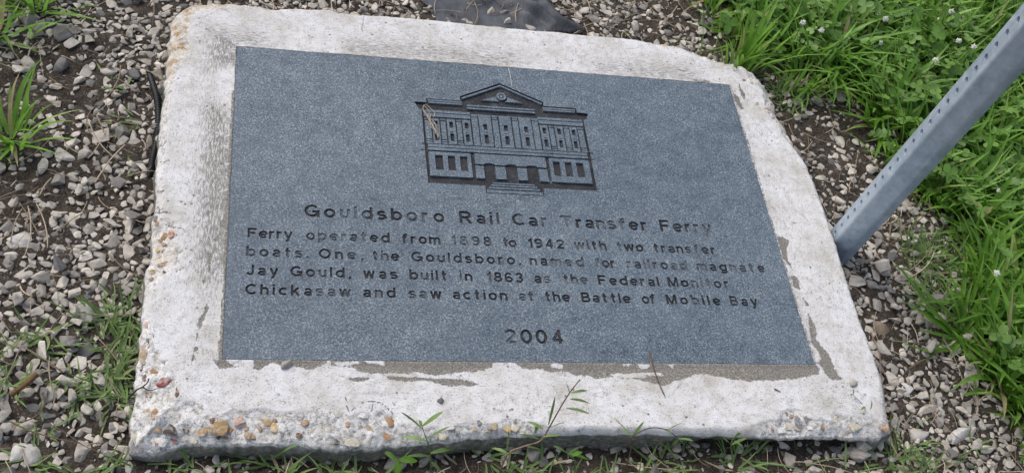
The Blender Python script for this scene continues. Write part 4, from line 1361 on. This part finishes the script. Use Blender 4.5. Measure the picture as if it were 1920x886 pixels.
tuft(62, 12, 52, 0.15, 0.0066, 'broad bladed grass tuft at the top left corner of the photo', spread=0.035, lean=(0.3, 1.0), bend=(0.4, 1.2))
tuft(-8, 70, 20, 0.11, 0.007, 'grass tuft low on the left edge under the top left tuft', spread=0.02, lean=(0.4, 1.1))
tuft(22, 262, 38, 0.12, 0.0060, 'bright green tuft rooted in bare soil on the left edge', spread=0.018, lean=(0.15, 0.9), bend=(0.3, 1.2), tone=(0.65, 0.15))
tuft(1385, 118, 40, 0.17, 0.008, 'tall upright bright grass at the broken top right corner of the slab', spread=0.03, lean=(0.0, 0.6), bend=(0.2, 0.9), tone=(0.68, 0.14))
tuft(1538, 108, 85, 0.19, 0.0085, 'large dark arching clump of coarse grass above the bare soil pocket', spread=0.03, lean=(0.4, 1.15), bend=(0.5, 1.2), tone=(0.42, 0.16))
tuft(1668, 236, 50, 0.14, 0.0085, 'broad bladed bright clump against the left side of the post', spread=0.03, lean=(0.3, 1.1), bend=(0.3, 1.0), tone=(0.66, 0.15))
tuft(1790, 372, 46, 0.15, 0.0085, 'dark leafy clump spilling over gravel behind the post foot', spread=0.03, lean=(0.4, 1.2), bend=(0.3, 1.0), tone=(0.5, 0.15))
tuft(1805, 625, 40, 0.15, 0.0085, 'low spreading bluish crabgrass reaching over the gravel right of the slab', spread=0.02, lean=(0.8, 1.35), bend=(0.1, 0.6), tone=(0.42, 0.12))
tuft(1905, 705, 40, 0.17, 0.010, 'tall coarse bright blades at the lower right edge of the photo', spread=0.03, lean=(0.1, 0.9), bend=(0.3, 1.1), tone=(0.62, 0.14))
tuft(1700, 442, 14, 0.06, 0.003, 'tiny thin grass sprout in gravel right of the post foot', spread=0.012, mat='thin', lean=(0.2, 1.0), bend=(0.2, 0.9))


def in_view(P, m=140):
    q = np.stack([P[:, 0], P[:, 1], np.full(len(P), GZ)], 1) - CAM
    dz = q @ RZ
    u, v = q @ RX / dz * FPX + 960, q @ RY / dz * FPX + 443
    return (u > -m) & (u < 1920 + m) & (v > -m) & (v < 886 + m)


def lobed_leaf(bag, x, y, z, L):
    """a feathery weed leaf: a bowed rib with paired pointed lobes"""
    a = rng.uniform(0, 6.28)
    rise, tw = rng.normal(0.1, 0.35), rng.normal(0, 0.3)
    V, T = [], []

    def pt(u, v):
        w = rise * u - 6.0 * u * u + 0.25 * abs(v) + tw * v
        return (x + u * math.cos(a) - v * math.sin(a), y + u * math.sin(a) + v * math.cos(a), z + w)
    n = 4
    for i in range(n):
        u = L * (0.15 + 0.75 * i / n)
        half = L * 0.30 * math.sin(0.5 + 2.2 * (i + 0.6) / n)
        for sg in (-1, 1):
            b = len(V)
            V += [pt(u, 0), pt(u + L * 0.17, 0), pt(u + L * 0.24, sg * half * 0.62), pt(u + L * 0.2, sg * half), pt(u + L * 0.06, sg * half * 0.6)]
            T += [(b, b + 1, b + 2), (b, b + 2, b + 4), (b + 4, b + 2, b + 3)]
    b = len(V)
    V += [pt(L * 0.8, 0), pt(L * 0.9, L * 0.08), pt(L * 1.08, 0), pt(L * 0.9, -L * 0.08), pt(0, L * 0.012), pt(0, -L * 0.012), pt(L * 0.85, L * 0.008), pt(L * 0.85, -L * 0.008)]
    T += [(b, b + 1, b + 2), (b, b + 2, b + 3), (b + 4, b + 5, b + 7), (b + 4, b + 7, b + 6)]
    bag.add(V, None, T, np.clip(rng.normal(0.6, 0.2), 0, 1))


def build_lawn():
    N = 3300
    P = np.stack([rng.uniform(0.2, 2.1, N), rng.uniform(-0.75, 1.6, N)], 1)
    P = P[(rng.random(N) < lawn_amount(P)) & (sdist(P, LAWN) < -0.012)]
    b = Bag()
    for x, y in P:
        k = fbm(x * 4, y * 4, 3.0, 2)
        big = rng.random() < 0.5
        tuft_blades(b, x, y, int(rng.integers(7, 15)), 0.085 + 0.055 * rng.random(), (0.0098 if big else 0.0058), spread=0.024, lean=(0.1, 1.05), bend=(0.3, 1.3), tone=(0.62 + 0.35 * k, 0.2), dry=0.03)
    o = b.build('grass', MAT['grass'])
    tag(o, 'thick bright green grass to the right of the gravel', 'grass', kind='stuff')
    # low leafy layer between the blades
    N = 12000
    P = np.stack([rng.uniform(0.2, 2.1, N), rng.uniform(-0.75, 1.6, N)], 1)
    P = P[(rng.random(N) < lawn_amount(P)) & (sdist(P, LAWN) < -0.02) & (fbm(P[:, 0] * 6, P[:, 1] * 6, 12.0, 2) > -0.12)]
    c = Bag()
    for x, y in P:
        clover_leaf(c, x, y, float(gz(x, y)) + rng.uniform(0.012, 0.065), rng.uniform(0.006, 0.011))
    N = 1500
    P = np.stack([rng.uniform(0.2, 2.1, N), rng.uniform(-0.75, 1.6, N)], 1)
    P = P[(rng.random(N) < lawn_amount(P)) & (sdist(P, LAWN) < -0.03) & (fbm(P[:, 0] * 5, P[:, 1] * 5, 33.0, 2) > -0.08)]
    for x, y in P:
        lobed_leaf(c, x, y, float(gz(x, y)) + rng.uniform(0.02, 0.085), rng.uniform(0.028, 0.055))
    N = 2600
    P = np.stack([rng.uniform(0.2, 2.1, N), rng.uniform(-0.75, 1.6, N)], 1)
    P = P[(rng.random(N) < lawn_amount(P)) & (sdist(P, LAWN) < -0.02) & (fbm(P[:, 0] * 6, P[:, 1] * 6, 12.0, 2) > 0.0)]
    for x, y in P:
        clover_leaf(c, x, y, float(gz(x, y)) + rng.uniform(0.05, 0.10), rng.uniform(0.005, 0.010), np.clip(rng.normal(0.75, 0.18), 0, 1))
    o = c.build('clover_leaves', MAT['clover'])
    tag(o, 'low clover and weed leaves filling the grass', 'clover', kind='stuff')


_ang = np.linspace(-2.3, 2.3, 9)


def clover_leaf(bag, x, y, z, s, tone=None):
    """three rounded leaflets on a common point"""
    a0 = rng.uniform(0, 6.28)
    tl = rng.normal(0, 0.35, 2)
    V = []
    T = []
    for k in range(3):
        a = a0 + k * 2.094
        base = len(V)
        pts = [(0, 0, 0)]
        for q in _ang:
            r = s * (1 + math.cos(q)) * 0.5
            pts.append((s * 0.95 + math.cos(math.pi - q) * -s * 0.85, math.sin(q) * s * 0.75, 0.12 * s * abs(math.sin(q))))
        for (u, v, w) in pts:
            X, Y = u * math.cos(a) - v * math.sin(a), u * math.sin(a) + v * math.cos(a)
            V.append((x + X, y + Y, z + w + X * tl[0] + Y * tl[1]))
        T += [(base, base + j, base + j + 1) for j in range(1, len(_ang))]
    bag.add(V, None, T, np.clip(rng.normal(0.55, 0.2), 0, 1) if tone is None else tone)


build_lawn()


def build_sparse():
    """thin creeping grass among the stones: near left, in front, and along the lawn edge"""
    zones = [(ats([(-150, 560), (60, 600), (180, 620), (250, 560), (262, 700), (250, 900), (-150, 960)], GZ), 40, 0.055), (ats([(190, 590), (262, 560), (256, 720), (180, 760)], GZ), 22, 0.06),
             (ats([(230, 858), (700, 858), (1100, 848), (1700, 838), (1760, 930), (900, 960), (200, 960)], GZ), 66, 0.06), (ats([(1690, 455), (1830, 440), (1840, 640), (1750, 610)], GZ), 44, 0.055),
             (ats([(1650, 835), (1760, 800), (1920, 850), (1920, 960), (1600, 960)], GZ), 12, 0.05), (ats([(1440, 150), (1500, 190), (1560, 200), (1470, 200)], GZ), 10, 0.05),
             (ats([(200, 120), (280, 120), (290, 330), (220, 330)], GZ), 5, 0.03)]
    b = Bag()
    for poly, n, ln in zones:
        lo, hi = poly.min(0), poly.max(0)
        k = 0
        while k < n:
            x, y = rng.uniform(lo, hi)
            if not inpoly(np.array([[x, y]]), poly)[0] or inpoly(np.array([[x, y]]), SLAB_OUT)[0]: continue
            k += 1
            tuft_blades(b, x, y, int(rng.integers(4, 10)), ln * rng.uniform(0.7, 1.3), 0.0034, spread=0.012, lean=(0.4, 1.3), bend=(0.1, 0.9), tone=(0.5, 0.18), dry=0.06)
    o = b.build('creeping_grass', MAT['thin'])
    tag(o, 'thin creeping grass between the stones in front and left of the slab', 'grass', kind='stuff')
    # dead stems and straw strewn about
    s = Bag()
    N = 3600
    P = np.stack([rng.uniform(-1.1, 1.3, N), rng.uniform(-0.7, 0.95, N)], 1)
    la = lawn_amount(P)
    w = np.where(fbm(P[:, 0] * 7, P[:, 1] * 7, 21.0, 2) > 0.0, 1.0, 0.35) * (1 - 0.85 * la)
    P = P[(rng.random(N) < w) & (~inpoly(P, SLAB_OUT))]
    for x, y in P:
        L = 0.015 + 0.085 * rng.random() ** 1.6
        a = rng.uniform(0, 6.28)
        cv = rng.normal(0, 0.4)
        k = 7
        t = np.linspace(-0.5, 0.5, k)
        aa = a + cv * t
        px, py = x + L * t * np.cos(aa), y + L * t * np.sin(aa)
        if inpoly(np.stack([px, py], 1), SLAB_OUT).any(): continue
        pz = gz(px, py) + 0.011 + rng.uniform(0, 0.008) + 0.12 * L * t * rng.normal()
        V, F, T = tube(np.stack([px, py, pz], 1), rng.uniform(0.0004, 0.0011), 4)
        s.add(V, F, T, rng.random() ** 0.8)
    o = s.build('dry_straw', MAT['straw'])
    tag(o, 'dead pale grass stems strewn over soil and stones', 'straw', kind='stuff')


build_sparse()

# ------------------------------------------------------------------ clover flowers
FLOWERS = [(1648, 28, 'single white clover head at the top of the lawn'), (1660, 36, 'small white clover head touching the single one at the lawn top'), (1784, 22, 'white clover head high in the grass left of the post top'),
           (1761, 37, 'full round white clover head above the tall weeds'), (1797, 77, 'white clover head close against the post'), (1826, 88, 'ragged white clover head nearest the post edge'),
           (1652, 81, 'white clover head below the paired heads'), (1540, 57, 'small white clover head behind the large arching clump'), (1505, 43, 'tiny white clover head nearest the slab corner, left of the others'),
           (1873, 358, 'pale clover head in the grass under the post'), (1869, 512, 'clover head low in grass near the right edge'), (1754, 113, 'lone white clover head in mid lawn between slab and post')]
for i, (px, py, lab) in enumerate(FLOWERS):
    h = 0.065 + 0.02 * (i % 3)
    top = at(px, py, GZ + h)
    root = empty('clover_flower', (top[0], top[1], float(gz(top[0], top[1]))), lab, 'clover flower', 'white clover flowers in the lawn')
    hz = GZ + h - root.location.z
    r = 0.0058 if i % 3 else 0.0044
    b = Bag()
    for k in range(46):
        ph = math.acos(1 - 1.7 * (k + 0.5) / 46)
        a = k * 2.39996
        d = np.array([math.sin(ph) * math.cos(a), math.sin(ph) * math.sin(a), math.cos(ph)])
        c0, c1 = d * r * 0.35, d * r * random.uniform(0.7, 1.35)
        V, F, T = tube([c0, (c0 + c1) / 2, c1], [r * 0.10, r * 0.2, r * 0.06], 5)
        b.add(V + np.array([0, 0, hz]), F, T)
    b.build('flower_head', MAT['flower'], root)
    V, F, T = tube(smooth_path([(0.006, -0.004, -0.004), (0.004, 0.0, hz * 0.5), (0, 0, hz)], 8), 0.0009, 5)
    mesh_np('stem', V, [F, T], MAT['stem'], root)

# ------------------------------------------------------------------ weeds standing in front of the slab
def leaf_strip(bag, p0, p1, width, sag=0.0, tone=0.5, seg=8, fold=0.2):
    p0, p1 = np.asarray(p0, float), np.asarray(p1, float)
    t = np.linspace(0, 1, seg + 1)
    c = p0 + (p1 - p0) * t[:, None]
    c[:, 2] += sag * np.sin(t * np.pi)
    d = p1 - p0
    s = np.cross(d, [0, 0, 1.0])
    s /= np.linalg.norm(s) + 1e-9
    w = width / 2 * np.sin(np.clip(t * 0.93 + 0.07, 0, 1) * np.pi) ** 0.75
    V = np.stack([c + s * w[:, None], c - np.array([0, 0, 1]) * (fold * w)[:, None], c - s * w[:, None]], 1).reshape(-1, 3)
    i = np.arange(seg) * 3
    F = np.concatenate([np.stack([i, i + 1, i + 4, i + 3], 1), np.stack([i + 1, i + 2, i + 5, i + 4], 1)])
    bag.add(V, F, None, tone)


def front(px, py, y=-0.435):
    """the point of a sight line on the upright plane just in front of the slab"""
    d = RX * ((px - 960) / FPX) + RY * ((py - 443) / FPX) + RZ
    return CAM + d * ((y - CAM[1]) / d[1])


def weed(name, label, stem, leaves, rad=0.0012, smat='stem', lmat='thin', wid=0.0042, y0=-0.44, y1=None, z6=None):
    """stem: sight lines from the root up; leaves: (base sight line, tip sight line)"""
    f = (lambda a: a) if z6 is None else (lambda a: (z6[0] + a[0] / z6[2], z6[1] + a[1] / z6[2]))
    y1 = y0 if y1 is None else y1
    stem = [f(s) for s in stem]
    ys = np.linspace(y0, y1, len(stem))
    pts = [front(*s, y) for s, y in zip(stem, ys)]
    root = empty(name, tuple(pts[0]), label, 'weed')
    P = smooth_path(pts, 24) - pts[0]
    V, F, T = tube(P, np.linspace(rad, rad * 0.5, 24), 6)
    mesh_np('stem', V, [F, T], MAT[smat], root)
    top = max(s[1] for s in stem) - min(s[1] for s in stem)
    for j, (a, t_) in enumerate(leaves):
        a, t_ = f(a), f(t_)
        k = np.clip((max(s[1] for s in stem) - a[1]) / max(top, 1), 0, 1)
        yy = y0 + (y1 - y0) * k
        p0, p1 = front(*a, yy), front(*t_, yy + 0.012 * (1 if j % 2 else -1))
        b = Bag()
        leaf_strip(b, p0 - pts[0], p1 - pts[0], wid * random.uniform(0.85, 1.2), 0.003, random.uniform(0.35, 0.7))
        b.build('leaf', MAT[lmat], root)
    return root


Z6 = (620, 660, 3.918)
weed('crabgrass_weed', 'tall weed with reddish runner stem leaning up over the front of the slab', [(1240, 890), (1300, 745), (1420, 690), (1540, 650), (1600, 560), (1690, 400), (1760, 290), (1830, 200)],
     [((1700, 390), (1620, 230)), ((1600, 530), (1650, 315)), ((1755, 310), (1720, 200)), ((1760, 342), (1905, 375)), ((1730, 408), (1905, 452)), ((1560, 565), (1440, 505)), ((1600, 560), (1720, 510)), ((1765, 300), (1890, 280)),
      ((1540, 640), (1380, 600)), ((1500, 590), (1525, 520)), ((1550, 620), (1680, 610)), ((1300, 740), (1180, 700)), ((1290, 740), (1310, 560)), ((1430, 690), (1560, 720))], 0.0016, 'redstem', y0=-0.455, y1=-0.405, z6=Z6)
weed('grass_seedling', 'two-bladed green grass shoot shaped like a V at the front of the slab', [(735, 880), (730, 720), (705, 640), (680, 570), (665, 520)],
     [((675, 560), (510, 435)), ((675, 540), (832, 430)), ((710, 630), (885, 540)), ((705, 650), (515, 615)), ((735, 760), (560, 760)), ((730, 740), (920, 700)), ((735, 800), (820, 890)), ((665, 540), (650, 495))], 0.0011, y0=-0.448, y1=-0.42, z6=Z6, lmat='thin', wid=0.0055)
weed('broadleaf_seedling', 'small seedling with three broad green leaves before the slab front', [(520, 880), (512, 830), (508, 790)], [((505, 800), (395, 738)), ((508, 790), (640, 795)), ((512, 800), (475, 900))], 0.0012, lmat='grass', wid=0.012, y0=-0.462, y1=-0.455, z6=Z6)
weed('grass_sprig', 'grass sprig with bent bright leaf right of the tall weed', [(1800, 890), (1790, 790), (1740, 750)], [((1740, 740), (1630, 685)), ((1740, 740), (1905, 790)), ((1745, 745), (1830, 690)), ((1770, 760), (1850, 730))], 0.001, lmat='grass', wid=0.0055, y0=-0.465, y1=-0.455, z6=Z6)
Z7 = (1100, 660, 3.254)
weed('grass_sprig', 'forked weed sprig on a thin brown stem near the middle of the slab front', [(240, 700), (268, 600), (272, 520), (380, 462), (480, 470), (560, 520)],
     [((270, 515), (168, 402)), ((272, 520), (350, 420)), ((500, 470), (590, 425)), ((265, 500), (205, 470)), ((560, 525), (650, 540)), ((555, 520), (610, 590)), ((480, 465), (520, 500)), ((560, 530), (500, 590))], 0.0011, 'twig', y0=-0.455, y1=-0.425, z6=Z7)
weed('grass_sprig', 'thin sprig arching over the lower right corner of the slab', [(1900, 600), (1880, 500), (1850, 440), (1770, 390), (1700, 330), (1620, 255)],
     [((1625, 258), (1622, 215)), ((1650, 280), (1585, 298)), ((1730, 350), (1738, 290)), ((1740, 370), (1735, 425)), ((1700, 330), (1670, 352)), ((1620, 255), (1590, 268)), ((1870, 470), (1910, 520)), ((1875, 490), (1850, 540)), ((1885, 520), (1930, 560))], 0.0009, 'twig', y0=-0.43, y1=-0.36, z6=Z7, wid=0.0035)
weed('grass_sprig', 'short green tuft against the damp front face near the right end', [(890, 640), (880, 560), (905, 510)], [((880, 570), (830, 520)), ((885, 560), (980, 520)), ((900, 540), (960, 590)), ((880, 580), (800, 600)), ((905, 515), (940, 490))], 0.0009, y0=-0.45, y1=-0.435, z6=Z7, wid=0.004)

# ------------------------------------------------------------------ twigs and bits lying about
def rod(name, label, cat, pts, rad, mat, branches=(), origin=None):
    pts = np.array(pts)
    o0 = pts[0].copy()
    root = empty(name, tuple(o0), label, cat)
    V, F, T = tube(smooth_path(pts - o0, 26), np.linspace(rad, rad * 0.6, 26), 6)
    mesh_np('stem', V, [F, T], MAT[mat], root)
    for br in branches:
        V, F, T = tube(smooth_path(np.array(br) - o0, 12), np.linspace(rad * 0.7, rad * 0.35, 12), 5)
        mesh_np('side_stem', V, [F, T], MAT[mat], root)
    return root


rod('twig', 'reddish brown straight twig lying across the lower edge of the plaque', 'twig', [at(1217, 657, PT + .004), at(1226, 690, PT + .004), at(1236, 718, PT + .003), at(1247, 742, PT + .002)], 0.0013, 'twig')
S = lambda a, b, dz: np.array(on_slab(a, b)) + np.array([0, 0, dz])
rod('twig', 'dark forked twig hooked over the left edge of the slab', 'twig', [ground_at(240, 747, .012), S(256, 737, .010), S(268, 729, .006), S(276, 720, .005), S(280, 711, .005)], 0.0013, 'darktwig', [[S(268, 730, .006), S(281, 733, .005), S(296, 732, .005)]])
rod('twig', 'long thin brown twig across gravel and grass at lower right', 'twig', [ground_at(a, b, .022) for a, b in ((1705, 690), (1740, 672), (1790, 676), (1840, 674), (1888, 680))], 0.0013, 'straw', [[ground_at(a, b, .02) for a, b in ((1740, 672), (1715, 680), (1690, 705), (1672, 712))]])
rod('twig', 'reddish curved stem hugging the right slab edge', 'twig', [ground_at(a, b, .02) for a, b in ((1632, 622), (1648, 660), (1652, 700), (1658, 740))], 0.0012, 'redstem')
rod('twig', 'pale dead stem among gravel right of the post foot', 'twig', [ground_at(a, b, .02) for a, b in ((1652, 467), (1680, 450), (1720, 415), (1748, 393))], 0.0012, 'straw')
rod('twig', 'short dark bit of twig on the white paint at the slab right', 'twig', [at(1452, 728, .002), at(1458, 731, .002), at(1464, 734, .0015)], 0.0011, 'darktwig')
rod('twig', 'bare grey runner crossing the soil at the lower left', 'twig', [ground_at(a, b, .02) for a, b in ((20, 790), (60, 808), (110, 822), (150, 830))], 0.0012, 'straw', [[ground_at(a, b, .02) for a, b in ((95, 795), (125, 812), (160, 836), (200, 850))]])
rod('thread', 'fine white thread lying above the carved pediment', 'thread', [at(953, 128, PT + .001), at(957, 143, PT + .0012), at(960, 163, PT + .001)], 0.0005, 'pale')
# rusty catkin at the left
cp = np.array([ground_at(20, 740, .022), ground_at(45, 722, .024), ground_at(70, 700, .022)])
V, F, T = tube(smooth_path(cp - cp[0], 60), 0.0036 + 0.0012 * np.sin(np.arange(60) * 1.9), 9)
tag(mesh_np('catkin', V + cp[0], [F, T], MAT['rust'], origin=cp[0]), 'furry rust brown seed spike lying in grass at the left', 'catkin')
# straw wisp on the relief
o0 = at(800, 215, PT)
wisp = Bag()
A8 = lambda a, b, z: at(770 + a / 8.0556, 150 + b / 8.0556, PT + z)
for path in ([(250, 365), (195, 385), (190, 460), (240, 540), (300, 640)], [(230, 365), (300, 430), (365, 500), (345, 560)], [(200, 385), (250, 430), (290, 500), (295, 580)], [(295, 510), (290, 620), (320, 720), (380, 760), (420, 850)],
             [(240, 540), (330, 610), (400, 730)], [(300, 640), (360, 740), (400, 800), (415, 880)], [(345, 740), (400, 760), (430, 860)], [(350, 630), (410, 700)], [(210, 470), (270, 560), (340, 700), (390, 830)]):
    P = smooth_path([A8(a, b, 0.0015 + 0.002 * random.random()) for a, b in path], 14) - o0
    V, F, T = tube(P, 0.00055, 4)
    wisp.add(V, F, T, random.uniform(0.7, 1.0))
tag(wisp.build('straw_wisp', MAT['straw'], origin=None), 'tangled pale dry grass wisp caught on the carved building', 'straw')
bpy.data.objects['straw_wisp'].location = o0
# pebbles resting on the marker
def on_pebble(px, py, r, tone, shp, label, z=None, mat='cleanstone'):
    p = np.array(on_slab(px, py)) if z is None else at(px, py, z)
    lone_stone(0, 0, r, tone, shp, 0.4, 0.0, label, mat, 'pebble', base=p, sink=0.12)


on_pebble(538, 685, 0.0095, 0.62, 2, 'pale round pebble lying on bare mortar under the plaque edge', 0.0)
on_pebble(1598, 717, 0.0075, 0.72, 10, 'light grey pebble on the white paint at the lower right')
on_pebble(825, 750, 0.0050, 0.22, 15, 'small dark grey pebble on the white paint in the front strip')
on_pebble(810, 321, 0.0016, 1.0, 4, 'tiny white chip inside a carved ground floor window', PT - DEPTH)
